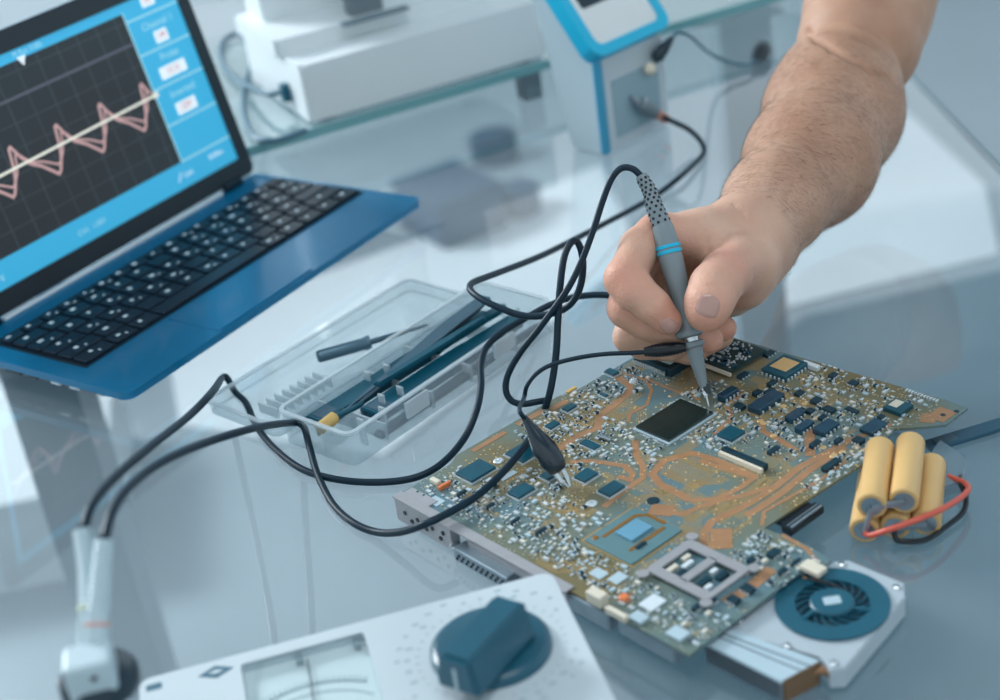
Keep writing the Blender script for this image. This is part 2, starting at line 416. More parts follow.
m = MB(); m.prism([(157, 178.5), (166, 178.5), (161.5, 171)], -.4, -.1); lid(m).build('trigger_mark', M['scr_white'], sc)
m = MB()
for y in (43.2, 75.5, 108, 139, 169): sbox(m, 274, y - .7, 335, y + .7)
sbox(m, 272.6, 43, 274, 178)
lid(m).build('menu_dividers', M['scr_text'], sc)
for x, y, w, h in ((304, 179, 15, 8), (304.5, 148, 15, 10.5), (303, 118, 31, 10.5), (302, 85, 24, 10.5)):
    m = MB(); sbox(m, x - w / 2, y - h / 2, x + w / 2, y + h / 2, -.4); lid(m).build('value_box', M['scr_white'], sc)
def text(body_, name, x, y, size, m, par, M4, z=-.25, sx=1):
    c = bpy.data.curves.new(name, 'FONT'); c.body = body_; c.size = size / 1000; c.align_x = 'CENTER'; c.align_y = 'CENTER'; c.extrude = .00004
    f_ = bpy.data.objects.new('t', c); COL.objects.link(f_); bpy.context.view_layer.update()
    me = bpy.data.meshes.new_from_object(f_.evaluated_get(bpy.context.evaluated_depsgraph_get())); bpy.data.objects.remove(f_); bpy.data.curves.remove(c)
    me.materials.clear(); me.materials.append(m); o = bpy.data.objects.new(name, me); COL.objects.link(o); o.parent = par
    X = M4 @ Matrix.Translation((x, y, z)) @ Matrix.Diagonal((sx, 1, 1, 1)); X.translation /= 1000; o.matrix_local = X; return o
for b_, x, y, sz, mm in (('Channel 1', 305.5, 159.5, 9, 'scr_text'), ('Probe', 305, 131, 9, 'scr_text'), ('Inverted', 304, 98.5, 9, 'scr_text'),
                         ('1M', 304.5, 148, 8, 'scr_red'), ('10 X', 303, 118, 8, 'scr_red'), ('OFF', 302, 85, 8, 'scr_red'), ('1M', 304, 179, 7, 'scr_red'),
                         ('50.00us', 312, 34.5, 6, 'scr_white'), ('CH1', 276, 31, 6, 'scr_white'), ('M Pos: 0.00s', 170, 181.3, 6, 'scr_text'), ('CH1  1.00V', 160, 31, 6.5, 'scr_text'), ('Trig', 60, 31, 6.5, 'scr_text')):
    text(b_, 'screen_text', x, y, sz, M[mm], sc, LM, z=-.3 if mm != 'scr_red' else -.28)
m = MB(); m.strip([(262, 28), (268, 35)], 1, -.33, -.25); lid(m).build('edge_symbol', M['scr_white'], sc)

# ------------------------------------------------------------------ circuit board
PB = thing('circuit_board', 'large populated laptop circuit board under the probe tip', 'circuit board', (-75.2, 806.6, 0), R(-52.36))
BZ = 18.0
OUT = [(0, 0), (236, 2), (236, 88), (242, 96), (242, 107), (224, 110), (195.3, 108), (199, 190), (191, 233), (203, 244), (212.5, 254), (212, 277.3), (195.9, 277.3), (168.2, 275.3), (38.5, 265), (20, 262), (-.1, 258), (-.4, 150), (-5, 140), (-5, 52), (0, 44)]
def board_mat():
    m = mat('solder_mask', (.1, .1, .05), .35, 0, .6)
    n = m.node_tree.nodes; l = m.node_tree.links; b = n['Principled BSDF']
    tc = n.new('ShaderNodeTexCoord')
    t = n.new('ShaderNodeTexNoise'); t.inputs['Scale'].default_value = 11; t.inputs['Detail'].default_value = 3; l.new(tc.outputs['Object'], t.inputs['Vector'])
    r = n.new('ShaderNodeValToRGB'); e = r.color_ramp.elements
    e[0].position = .38; e[0].color = (*rgb(92, 124, 134), 1); e[1].position = .62; e[1].color = (*rgb(118, 108, 74), 1)
    k = r.color_ramp.elements.new(.5); k.color = (*rgb(108, 122, 112), 1)
    l.new(t.outputs['Fac'], r.inputs[0])
    v = n.new('ShaderNodeTexVoronoi'); v.inputs['Scale'].default_value = 420; v.distance = 'CHEBYCHEV'; l.new(tc.outputs['Object'], v.inputs['Vector'])
    q = n.new('ShaderNodeValToRGB'); q.color_ramp.elements[0].position = .16; q.color_ramp.elements[0].color = (1, 1, 1, 1); q.color_ramp.elements[1].position = .22; q.color_ramp.elements[1].color = (0, 0, 0, 1)
    l.new(v.outputs['Distance'], q.inputs[0])
    t2 = n.new('ShaderNodeTexNoise'); t2.inputs['Scale'].default_value = 45; l.new(tc.outputs['Object'], t2.inputs['Vector'])
    g = n.new('ShaderNodeMath'); g.operation = 'GREATER_THAN'; g.inputs[1].default_value = .52; l.new(t2.outputs['Fac'], g.inputs[0])
    mu = n.new('ShaderNodeMath'); mu.operation = 'MULTIPLY'; l.new(q.outputs[0], mu.inputs[0]); l.new(g.outputs[0], mu.inputs[1])
    x = n.new('ShaderNodeMix'); x.data_type = 'RGBA'; l.new(mu.outputs[0], x.inputs[0]); l.new(r.outputs[0], x.inputs[6]); x.inputs[7].default_value = (*rgb(206, 206, 190), 1)
    l.new(x.outputs[2], b.inputs['Base Color']); l.new(mu.outputs[0], b.inputs['Metallic'])
    return m
M['board'] = board_mat()
MB().prism(OUT, BZ - 1.6, BZ).build('substrate', M['board'], PB)
TRACES = [(5, [(180.7, 215.3), (177.4, 203.3), (172.6, 167.5), (174.3, 142.8), (173.7, 123.4), (171.9, 110.8), (168.1, 95.7), (171.6, 85.1), (184.9, 71.8)]),
 (5, [(180, 200), (179, 167.5), (181, 142.8), (181, 123.4), (179.9, 110.8)]),
 (4, [(172.0, 141.1), (165.9, 126.4), (158.8, 114.7), (153.5, 101.9), (150.5, 90.9), (137.8, 83.7)]),
 (5, [(144.2, 103.6), (119.1, 105.3), (108.0, 110.2), (104.1, 124.8), (111.6, 141.3), (128.3, 144.1), (160.1, 143.8)]),
 (4, [(144.2, 103.6), (155.6, 112.3), (159.0, 130.1), (158.7, 142.8), (132.6, 139.2), (120.7, 138.4)]),
 (4, [(73.4, 131.5), (85.8, 119.6), (97.7, 113.3), (106.6, 103.9), (106.9, 90.9), (108.1, 76.3), (109.4, 68.4)]),
 (4, [(58.7, 89.9), (67.8, 98.0), (81.0, 103.7), (88.9, 106.8), (98.9, 103.4), (101.9, 97.7), (93.2, 96.5)]),
 (5, [(42.3, 94.8), (41.2, 113.7), (44.7, 127.9), (35.4, 138.9), (30.9, 169.1), (24.8, 177.2), (14.9, 179.8), (-.2, 181.3)]),
 (2.2, [(11.0, 186.7), (27.4, 188.6), (40.1, 181.8), (50.5, 166.2), (49.4, 151.9), (55.1, 144.2)]),
 (2, [(25.6, 190.5), (46.9, 189.7), (73.9, 190.5)]),
 (3, [(180.7, 215.3), (185.2, 226.9), (186.8, 236.4)]), (2.2, [(193, 109), (185.4, 119.9), (187.5, 140.1), (190, 160), (190, 188)]),
 (12, [(177, 93.1), (189.7, 79.1)]), (11, [(144.3, 89.4), (132.1, 83.1)]), (4, [(0, 61.7), (0, 77.2), (0, 89.3)]), (5, [(0, 99.8), (.5, 121.7)]), (5, [(4, 126), (4, 140)]),
 (7, [(222, 45), (224.2, 60.3), (222.3, 82)]), (3, [(156.1, 37.9), (158.8, 47.0), (160.3, 57.4)]), (2.4, [(207, 109), (226, 107), (238, 101)]),
 (6, [(150, 205), (160, 192), (170, 180)]), (4, [(120, 195), (130, 185), (145, 183), (160, 180)]), (3, [(92, 215), (92, 195), (105, 185), (108, 165)]),
 (14, [(198, 262), (210, 262)]), (10, [(196, 252), (204, 256)])]
m = MB()
for i, (w, p) in enumerate(TRACES): m.strip(p, w, BZ - .02, BZ + .1 + .006 * i)
m.build('copper_pattern', M['copper'], PB)
def thin(mb, x, y, L, n, pitch, rot, jog):
    for i in range(n):
        o = (i - n / 2) * pitch; kx_ = L * .35 - (o if jog > 0 else -o) * .41; p = [(0, o), (kx_, o), (kx_ + abs(jog), o + jog), (L + abs(jog), o + jog)]
        c, s_ = math.cos(rot), math.sin(rot); q = [(x + a * c - b * s_, y + a * s_ + b * c) for a, b in p]
        if all(3 < a < 190 and 3 < b < 258 for a, b in q): mb.strip(q, .55, BZ - .02, BZ + .05 + .004 * (i % 3))
m = MB(); rt = random.Random(11)
for i in range(95):
    thin(m, rt.uniform(4, 190), rt.uniform(5, 255), rt.uniform(14, 42), rt.randint(3, 8), rt.choice((1.0, 1.3, 1.6)), rt.choice((0, math.pi / 2, math.pi, -math.pi / 2)), rt.choice((-9, -5, 5, 9)))
for i in range(9): thin(m, 113 + i * 3.2, 113, 24, 3, 1.05, math.pi / 2, 2)      # the dense fan of traces inside the copper loop
for i in range(6): thin(m, 45 + i * 4, 192, 45, 4, 1.0, math.pi / 2, 5)
m.build('fine_traces', M['copper2'], PB)
# large parts: kind, u, v, size u, size v, height
COMP = [('chip', 20.4, 46.9, 16.8, 21.2, 2.2),('chip', 59.4, 49.2, 11.3, 14.9, 2.2),('chip', 28.8, 80.4, 17.9, 20.5, 1.8),('plate', 39.4, 56.4, 4.3, 11.9, 0.6),('orange', 17.5, 24.2, 2.3, 9.2, 3.0),('cream', 9.2, 23.8, 7.5, 3.5, 3.0),('block', 32.6, 25.2, 2.6, 6.5, 3.0),('block', 56.8, 27.0, 2.0, 5.6, 3.0),('plate', 24.6, 11.4, 9.5, 7.1, 0.5),('chip', 3.5, 181.9, 10.4, 6.9, 2.0),('yellow', -2.6, 150.2, 2.8, 8.3, 1.5),('chip', 19.9, 158.2, 7.6, 4.1, 1.5),('chip', 13.2, 133.4, 6.9, 9.8, 2.0),('chip', 20.0, 112.0, 7.0, 9.7, 2.0),('chip', 55.6, 110.3, 14.5, 7.2, 1.6),('inductor', 86.6, 203.1, 6.2, 14.1, 5.0),('block', 101.2, 197.2, 6.9, 5.0, 3.0),('inductor', 112.0, 209.9, 9.7, 24.8, 4.5),('block', 99.4, 216.0, 4.5, 6.2, 3.0),('block', 104.8, 221.6, 3.8, 8.1, 3.0),('block', 99.3, 230.4, 4.2, 6.7, 3.0),('block', 76.9, 228.6, 4.7, 8.3, 2.0),('chip', 83.8, 260.1, 6.2, 9.4, 2.0),('block', 72.3, 260.0, 5.0, 8.7, 2.0),('chip', 117.9, 169.8, 13.2, 14.1, 2.5),('block', 120.6, 231.6, 5.0, 6.6, 2.0),('block', 134.8, 230.2, 5.5, 6.9, 2.5),('block', 147.8, 226.3, 7.8, 5.6, 2.5),('block', 159.2, 234.0, 9.2, 3.7, 2.0),('block', 139.8, 261.0, 5.8, 5.6, 2.0),('block', 123.7, 261.2, 4.6, 6.3, 2.0),('inductor', 136.4, 207.8, 6.3, 13.2, 4.0),('inductor', 149.0, 201.2, 5.9, 12.7, 4.0),('inductor', 160.1, 207.8, 9.2, 15.0, 4.0),('inductor', 181.6, 225.4, 9.7, 15.3, 3.0),('block', 183.6, 208.2, 6.3, 6.0, 3.0),('block', 174.6, 200.9, 3.8, 5.6, 3.0),('block', 165.6, 190.2, 3.9, 8.3, 3.0),('block', 150.0, 217.2, 3.9, 5.7, 2.0),('block', 139.6, 218.2, 5.2, 5.2, 2.5),('block', 178.2, 237.3, 4.1, 4.4, 2.5),('white', 105.4, 261.8, 12.9, 2, 3.5),('block', 187.1, 177.9, 4.8, 14.1, 3.0),('chip', 60.0, 69.5, 9.2, 6.6, 2.0),('chip', 78.8, 84.2, 10.8, 12.9, 2.2),('chip', 101.2, 83.2, 11.0, 14.7, 2.2),('block', 80.0, 25.7, 2, 6.4, 3.0),('block', 99.6, 27.8, 2.3, 7.7, 3.0),('slot', 143.2, 151.9, 33.1, 5.0, 4.0),('block', 150.1, 170.9, 3.6, 9.4, 2.5),('silver', 152.5, 21.2, 9.0, 7.1, 0.8),('silver', 163.7, 24.8, 7.6, 9.3, 0.8),('cream', 169.8, 3.3, 10.8, 6.4, 7.0),('cream', 186.4, 1.1, 14.9, 3.4, 4.0),('white', 193.1, 20.8, 9.6, 11.9, 1.0),('silver', 197.0, 6.7, 8.9, 7.2, 2.5),('silver', 221.6, 9.8, 10.3, 8.2, 2.5),('block', 215.6, 91.9, 5.4, 7.6, 2.5),('block', 210.3, 79.8, 4.2, 4.4, 2.5),('block', 225.0, 59.8, 7.3, 5.7, 2.5),('block', 225.2, 48.2, 6.9, 5.5, 2.5),('block', 229.5, 82.5, 3.6, 6.2, 2.5),('block', 230.3, 71.3, 3.2, 2.6, 2.0),('block', 229.6, 93.4, 2.2, 7.3, 2.0),('block', 153.5, 53.2, 2.8, 7.5, 2.0),('block', 214.4, 31.6, 3.6, 6.0, 2.5),('block', 217.6, 40.0, 2.7, 6.4, 2.5)]
KM = dict(chip='chip', plate='plate', orange='orange', cream='cream', block='block', yellow='yellow', inductor='ind', white='white', slot='block', silver='plate')
KN = dict(chip='flat_chip', plate='shield_plate', orange='orange_component', cream='cream_connector', block='power_component', yellow='yellow_component', inductor='coil_block', white='white_connector', slot='slot_connector', silver='shield_plate')
occ = []
for k, u_, v_, a, b, h in COMP:
    if k == 'white': b = max(b, 4)
    occ.append((u_ - a / 2 - .8, v_ - b / 2 - .8, u_ + a / 2 + .8, v_ + b / 2 + .8))
    if k == 'chip':
        c = MB(); c.box((u_, v_, BZ + h / 2 + .25), (a - 1.4, b - 1.4, h - .3), bev=.35); o = c.build(KN[k], M['chip'], PB)
        p = MB(); p.box((u_, v_, BZ + .22), (a + .9, b + .9, .44))
        n1, n2 = max(3, int(a / 1.3)), max(3, int(b / 1.3))
        for i in range(n1):
            for s_ in (-1, 1): p.box((u_ - a / 2 + (i + .5) * a / n1, v_ + s_ * (b / 2 - .2), BZ + .35), (.55 * a / n1, 1.5, .7))
        for i in range(n2):
            for s_ in (-1, 1): p.box((u_ + s_ * (a / 2 - .2), v_ - b / 2 + (i + .5) * b / n2, BZ + .35), (1.5, .55 * b / n2, .7))
        p.build('pins', M['solder'], o)
    elif k in ('inductor', 'block'):
        c = MB(); c.box((u_, v_, BZ + h / 2), (a, b, h), bev=min(.6, a / 6)); o = c.build(KN[k], M[KM[k]], PB)
        p = MB(); n = 4 if k == 'inductor' else 3
        lng = b >= a
        for i in range(n):
            for s_ in (-1, 1):
                q = (i + .5) / n - .5
                p.box((u_ + (s_ * (a / 2 + .2) if lng else q * a), v_ + (q * b if lng else s_ * (b / 2 + .2)), BZ + h * .25), (1.2, 1.2, h * .5), bev=.2)
        p.build('solder_pads', M['solder'], o)
    elif k == 'slot':
        MB().box((u_, v_ + .8, BZ + h / 2 + .2), (a, b - 1, h), bev=.3).build(KN[k], M['block'], PB)
        MB().box((u_, v_ - b / 2 - .2, BZ + h / 2 - .4), (a, 2.2, h - .8), bev=.2).build('slot_lip', M['cream'], PB)
    else:
        MB().box((u_, v_, BZ + h / 2), (a, b, h), bev=min(.5, h / 4)).build(KN[k], M[KM[k]], PB)
# processor and its square package
occ += [(62, 137, 97, 187), (122, 35, 164, 80), (170, 33, 220, 75), (0, 0, 236, 9), (40, 219, 76, 262), (84, 236, 106, 262), (4, 198, 40, 224)]
g = MB().box((79.5, 161, BZ + .6), (31, 44, 1.2), bev=.2).build('processor_package', M['plate'], PB)
MB().box((79.5, 161, BZ + 1.9), (28, 41, 1.8), bev=.4).build('processor_die', M['gpu'], g)
m = MB()
for i in range(60):
    e = random.choice((0, 1, 2, 3)); t = random.random()
    x, y = ((63 + 33 * t, 138) if e == 0 else (63 + 33 * t, 184.5) if e == 1 else (62.3, 139 + 45 * t) if e == 2 else (96.8, 139 + 45 * t))
    m.box((x, y, BZ + .4), (1.5, 1.1, .8), bev=.15)
m.build('decoupling_row', M['solder'], PB)
pk = MB().box((143, 58, BZ + .5), (37, 41, 1.0), bev=.15).build('chipset_package', mat('package_teal', rgb(92, 128, 134), .4), PB)
MB().box((141, 61, BZ + 1.7), (13, 17, 1.4), bev=.3).build('chipset_die', mat('die_blue', rgb(120, 176, 204), .2, .3, coat=.4), pk)
m = MB(); m.strip([(131, 46), (131, 72), (136, 77), (150, 77)], 2.4, BZ + .9, BZ + 1.15); m.strip([(152, 46), (152, 74)], 2.6, BZ + .9, BZ + 1.15); m.ball((128, 43, BZ + 1), 2.2, sc=(1, 1, .2))
m.build('glue_bead', mat('glue_brown', rgb(134, 94, 34), .35), pk)
m = MB(); m.ring(rrect(122.5, 36.5, 163.5, 79.5, 1), rrect(124, 38, 162, 78, 1), BZ - .02, BZ + .2); m.build('package_outline', M['copper2'], PB)
# card bracket with two windows
m = MB(); m.ring(rrect(172.5, 37, 216.8, 72.5, 4), rrect(178.3, 43.5, 213, 66, 1.2), BZ + 2.2, BZ + 3.4); m.box((195, 54.7, BZ + 2.8), (5.4, 24, 1.2))
for x, y in ((175, 40), (214, 40), (175, 70), (214, 70)): m.lathe([(0, 3), (2.6, 3)], (x, y, BZ), (0, 0, 1), 12)
for x, y in ((174, 34), (172, 75), (217, 36), (217, 74)): m.lathe([(2.2, 3.4), (3.2, 3.4)], (x, y, BZ), (0, 0, 1), 12)
m.build('card_bracket', M['frame'], PB)
for x, y, a, b, k in ((182, 48, 3, 8, 'cream'), (186, 56, 3, 8, 'white'), (181, 60, 3, 6, 'cream'), (189, 48, 4, 7, 'block'), (203, 50, 4, 9, 'block'), (207, 60, 4, 8, 'block'), (201, 60, 3, 5, 'white'), (208, 48, 3, 5, 'white')):
    MB().box((x, y, BZ + 1.2), (a, b, 2.4), bev=.4).build('small_relay' if k == 'block' else 'capacitor_pair', M[k], PB)
# gold-topped module, plug-in card and its sockets
gm = MB().box((94.5, 249, BZ + 2.4), (20, 23, 4.8), bev=.7).build('crystal_module', M['chip'], PB)
MB().box((94.3, 249.5, BZ + 5), (13, 14, .5), bev=.2).build('gold_lid', M['gold'], gm)
m = MB()
for i in range(6): m.box((86 + i * 3.4, 237.4, BZ + 1.2), (1.4, 1.6, 2.4), bev=.2); m.box((104.6, 240 + i * 3.4, BZ + 1.2), (1.6, 1.4, 2.4), bev=.2)
m.build('solder_pads', M['solder'], gm)
cg = MB().box((58, 240, BZ + 4), (28, 36, 1.4)).build('plug_in_card', mat('card_green', rgb(30, 66, 70), .3, var=.3, vscale=150), PB)
MB().box((60, 221.3, BZ + 3.4), (26, 1.6, 2.2)).build('card_edge', M['cream'], cg)
m = MB()
for i in range(70): m.box((random.uniform(47, 70), random.uniform(225, 256), BZ + 5.1), (random.uniform(.8, 2), random.uniform(.8, 2), .9), bev=.15)
m.build('card_components', M['solder'], cg)
m = MB()
for i in range(10): m.box((random.uniform(48, 68), random.uniform(228, 253), BZ + 5.2), (random.uniform(2.5, 4), random.uniform(2.5, 5), 1.2), bev=.2)
m.build('card_chips', M['ind'], cg)
MB().box((21, 203, BZ + 3), (30, 5, 6), bev=.4).box((37, 211, BZ + 3), (5, 20, 6), bev=.4).build('card_socket', M['block'], PB)
m = MB()
for i in range(14): m.box((8 + i * 2, 200, BZ + 1.6), (1, 1.6, 2.6))
m.build('socket_pins', M['solder'], PB)
m = MB()
for i in range(11): m.box((171.8 + i * 2.2, 272, BZ + 1), (1.2, 2.6, 2), bev=.3)
m.build('pin_row', M['solder'], PB)
g2 = MB().box((180, 252, BZ + 1.6), (13, 13, 3), bev=.3).build('crystal_module', M['chip'], PB)
MB().box((178, 253, BZ + 3.2), (6, 8, .5), bev=.15).build('silver_lid', M['cream'], g2)
MB().lathe([(0, 3), (2.2, 3), (3, 2.2)], (179.3, 13.7, BZ), (0, 0, 1), 18).build('orange_coil', M['orange'], PB)
MB().lathe([(0, 3.4), (.5, 3.4), (.9, 2.6), (.9, 1.4), (.2, 1.2)], (101.4, 66.4, BZ), (0, 0, 1), 18).build('mounting_ring', M['solder'], PB)
MB().lathe([(0, 3.4), (.5, 3.4), (.9, 2.6), (.9, 1.4), (.2, 1.2)], (22, 64, BZ), (0, 0, 1), 18).build('mounting_ring', M['solder'], PB)
MB().ball((22.9, 182.8, BZ + .2), 3.2, sc=(1, 1, .35)).build('solder_dome', M['solder'], PB)
MB().tube([(54, 120, BZ + 1.6), (64, 121, BZ + 1.6)], 1.6, 10).build('crystal_can', M['steel'], PB)
MB().lathe([(0, 3.8), (.3, 3.8)], (127.9, 90.2, BZ), (0, 0, 1), 16).build('screw_hole', M['block'], PB)
m = MB().box((203, 132, BZ - 4), (7, 29, 5), bev=.5).box((196, 132, BZ - 3.2), (12, 24, 3)); m.build('memory_slot', M['rubber'], PB)
m = MB().box((205.4, 132, BZ - 1.2), (1.6, 27, .6)).box((203, 132, BZ - 1.2), (.8, 27, .6)); m.build('slot_contacts', M['steel'], PB)
m = MB()
for x, y in ((205, 262), (209, 270)): m.lathe([(0, 1.7), (.25, 1.7)], (x, y, BZ), (0, 0, 1), 12)
m.build('tab_hole', M['block'], PB)
# io bracket and connectors along the lower-left edge
m = MB(); m.box((75, 1, BZ + .5), (151, 7, 1)).box((14, 8.0, BZ + .5), (24, 7, 1)).box((27, -1.6, BZ / 2 + 1), (52, 1.2, 15)).box((110, -1.6, BZ / 2 + 5.6), (82, 1.2, 5)).box((52.5, 1, BZ / 2 + 1), (1.4, 6, 15))
m.build('io_bracket', M['frame'], PB)
m = MB()
for x, z in ((10, 11), (16, 7.5), (22, 11), (30, 8), (36, 11), (43, 7), (46, 12)): m.lathe([(0, 1.5), (.8, 1.5)], (x, -2.8, z), (0, 1, 0), 12)
m.build('bracket_hole', M['rubber'], PB)
m = MB(); m.box((86, -4, 8.5), (46, 10, 9), bev=.8); o = m.build('port_shell', M['steel_d'], PB)
m = MB()
for i in range(20): m.box((66 + i * 2.1, -9.3, 7 + (i % 2) * 2.6), (1.1, .8, 1.4))
m.build('port_contacts', M['rubber'], o)
for x in (58, 114, 120):
    MB().lathe([(0, 2.6), (5, 2.6), (6, 1.6)], (x, -1, 9), (0, -1, 0), 8).build('hex_post', M['steel'], PB)
MB().box((160, 4.5, 10.5), (40, 8, 11), bev=1).build('jack_housing', M['steel_d'], PB)
MB().box((205, 6, 11), (40, 8, 10), bev=1).build('jack_housing', M['steel_d'], PB)
for x, y in ((20, 20), (20, 240), (215, 20), (190, 215), (120, 130)):
    MB().lathe([(0, 2.5), (BZ - 1.7, 2.5)], (x, y, 0), (0, 0, 1), 10).build('standoff', M['steel_d'], PB)
# small parts
rc = random.Random(5); small = []
def inside(x, y):
    c = False; n = len(OUT)
    for i in range(n):
        a, b = OUT[i], OUT[i - 1]
        if (a[1] > y) != (b[1] > y) and x < (b[0] - a[0]) * (y - a[1]) / (b[1] - a[1]) + a[0]: c = not c
    return c
def near_trace(x, y):
    for w, p in TRACES:
        if w < 3.5: continue
        for a, b in zip(p, p[1:]):
            A, B = Vector(a), Vector(b); d = B - A; t = max(0, min(1, (Vector((x, y)) - A).dot(d) / d.length_squared))
            if (A + d * t - Vector((x, y))).length < w / 2 + .6: return True
    return False
def put(x, y, a, b, h, kinds):
    if not inside(x, y) or min(x + 3, y) < 2.5 or any(o[0] - a / 2 < x < o[2] + a / 2 and o[1] - b / 2 < y < o[3] + b / 2 for o in occ) or near_trace(x, y): return
    small.append((x, y, a, b, h, rc.choice(kinds))); occ.append((x - a / 2 - .25, y - b / 2 - .25, x + a / 2 + .25, y + b / 2 + .25))
DARK, MIX, BRT = ('block', 'block', 'ind', 'solder', 'cream'), ('block', 'solder', 'solder', 'cream', 'plate', 'ind'), ('solder', 'solder', 'plate', 'cream', 'block')
for n, x0, y0, x1, y1, kinds in ((150, 2, 118, 34, 196, DARK), (110, 2, 90, 42, 125, MIX), (230, 45, 10, 122, 62, BRT), (80, 45, 62, 75, 105, MIX), (330, 96, 186, 192, 272, MIX), (80, 95, 150, 125, 185, BRT),
                                 (150, 163, 8, 235, 36, MIX), (120, 195, 74, 240, 104, MIX), (110, 120, 8, 165, 35, MIX), (60, 125, 168, 170, 200, DARK), (60, 60, 104, 104, 140, BRT), (60, 186, 150, 198, 232, BRT), (60, 60, 188, 95, 216, MIX), (70, 40, 100, 64, 140, MIX), (120, 8, 10, 60, 46, MIX)):
    for i in range(int(n * 1.9)):
        s_ = rc.choice((1.0, 1.3, 1.6, 2.2)); a, b = (s_, s_ * 1.8) if rc.random() < .5 else (s_ * 1.8, s_)
        put(rc.uniform(x0, x1), rc.uniform(y0, y1), a, b, s_ * rc.uniform(.5, .9), kinds)
def smd(mb, ends, q):
    x, y, a, b, h, k = q
    if k in ('solder', 'plate'): mb.box((x, y, BZ + h / 2), (a, b, h), bev=.15)
    else: mb.box((x, y, BZ + h / 2), (a * .7 if a > b else a, b * .7 if b > a else b, h), bev=.12); ends.append(q)
small.sort(key=lambda q: -q[2] * q[3] / (1 + .002 * q[1]))
for q in small[:96]:
    e = []; mb = MB(); smd(mb, e, q); o = mb.build('chip_capacitor' if q[5] in ('cream', 'solder', 'plate') else 'chip_resistor', M[q[5]], PB)
    if e:
        x, y, a, b, h, k = q; t = MB()
        for s_ in (-1, 1): t.box((x + (s_ * a * .41 if a > b else 0), y + (s_ * b * .41 if b >= a else 0), BZ + h / 2), (a * .2 if a > b else a * 1.02, b * .2 if b >= a else b * 1.02, h * 1.04))
        t.build('end_caps', M['solder'], o)
rest = {}
for q in small[96:]: rest.setdefault(q[5], []).append(q)
first = None; endq = []
rest_bm = MB()
me_m = []
for k, qs in rest.items():
    mb = MB(); e = []
    for q in qs: smd(mb, e, q)
    endq += e; o = mb.build('tiny_components', M[k], PB); o['kind'] = 'stuff'
t = MB()
for x, y, a, b, h, k in endq:
    for s_ in (-1, 1): t.box((x + (s_ * a * .41 if a > b else 0), y + (s_ * b * .41 if b >= a else 0), BZ + h / 2), (a * .2 if a > b else a * 1.02, b * .2 if b >= a else b * 1.02, h * 1.04))
o = t.build('solder_ends', M['solder'], PB); o['kind'] = 'stuff'
t = MB()
for i in range(1000):
    x, y = rc.uniform(2, 235), rc.uniform(10, 270)
    if inside(x, y) and not any(o_[0] < x < o_[2] and o_[1] < y < o_[3] for o_ in occ): t.lathe([(0, .7), (.25, .45)], (x, y, BZ), (0, 0, 1), 6)
for i in range(26):
    x, y = rc.uniform(118, 192), rc.uniform(184, 240)
    if not any(o_[0] < x < o_[2] and o_[1] < y < o_[3] for o_ in occ): t.ball((x, y, BZ), 2.2, 10, (1, 1, .3))
o = t.build('solder_dots', M['gold'], PB); o['kind'] = 'stuff'

# ------------------------------------------------------------------ cooling fan with its fin block
fan = thing('cooling_fan', 'silver square blower fan with round blue intake and fin block beside the board', 'fan', (149.8, 648.8, 0))
FC = (149.8, 648.8)
HP = [(92, 642), (99, 650), (160, 685), (168, 684), (190, 658), (187, 646), (143, 599), (136, 600), (134, 611)]
m = MB(); m.prism(HP, 2, 13.5, bev=.8); m.build('housing', M['fan_body'], fan, True)
def circ(c, r, n=40): return [(c[0] + r * math.cos(2 * math.pi * k / n), c[1] + r * math.sin(2 * math.pi * k / n)) for k in range(n)]
m = MB(); m.ring(circ(FC, 29.5), circ(FC, 19), 13.4, 15.0); m.build('intake_ring', M['fan_blue'], fan, True, smooth=30)
m = MB(); m.lathe([(13.2, 19.5), (13.6, 19.5)], (*FC, 0), (0, 0, 1), 40); m.build('intake_well', M['fan_dark'], fan, True)
m = MB(); m.lathe([(13, 11.5), (15.6, 11.5), (16.4, 10.6)], (*FC, 0), (0, 0, 1), 36); h = m.build('hub', M['fan_blue'], fan, True, smooth=30)
m = MB(); m.prism(rrect(FC[0] - 4.5, FC[1] - 3.2, FC[0] + 4.5, FC[1] + 3.2, 1), 16.3, 16.6); m.build('hub_label', M['plate'], h, True)
m = MB()
for k in range(19):
    a = 2 * math.pi * k / 19; p = []
    for t in range(6):
        r_ = 11 + 8.5 * t / 5; q = a + .45 * t / 5; p.append((FC[0] + r_ * math.cos(q), FC[1] + r_ * math.sin(q)))
    m.strip(p, .7, 13.4, 14.8)
m.build('blades', M['fan_blue'], fan, True)
for k in range(3):
    a = R(75 + 120 * k); p = [(FC[0] + r_ * math.cos(a + r_ * .012), FC[1] + r_ * math.sin(a + r_ * .012)) for r_ in (10, 14, 20)]
    MB().strip(p, 2.4, 14.6, 15.6).build('hub_spoke', M['fan_blue'], fan, True)
for p in ((101, 647), (163, 681), (185, 655), (139, 604), (120, 622)):
    MB().lathe([(13.2, 2.1), (14.4, 2.1), (14.8, 1.4)], (*p, 0), (0, 0, 1), 12).build('screw', M['steel'], fan, True)
HS = [(80, 634), (93, 643), (133, 607), (111, 596)]
m = MB(); m.prism(HS, 12.6, 14.2, bev=.3); m.build('fin_cover', M['plate'], fan, True)
m = MB(); m.strip([(86, 638.5), (122, 601.5)], .8, 14.15, 14.6).strip([(88.5, 640.3), (127, 604)], .8, 14.15, 14.6); m.build('cover_rib', M['steel_d'], fan, True)
m = MB()
A, B, Cc, D = [Vector((*p, 0)) for p in HS]
for i in range(30):
    t = (i + .5) / 30; p = A.lerp(D, t); q = B.lerp(Cc, t); m.strip([(p.x, p.y), (q.x, q.y)], .45, 0.6, 12.7)
m.build('fins', M['steel_d'], fan, True)
m = MB(); m.strip([(112, 597), (132, 606)], 1.6, .6, 14); m.build('end_plate', M['brass'], fan, True)
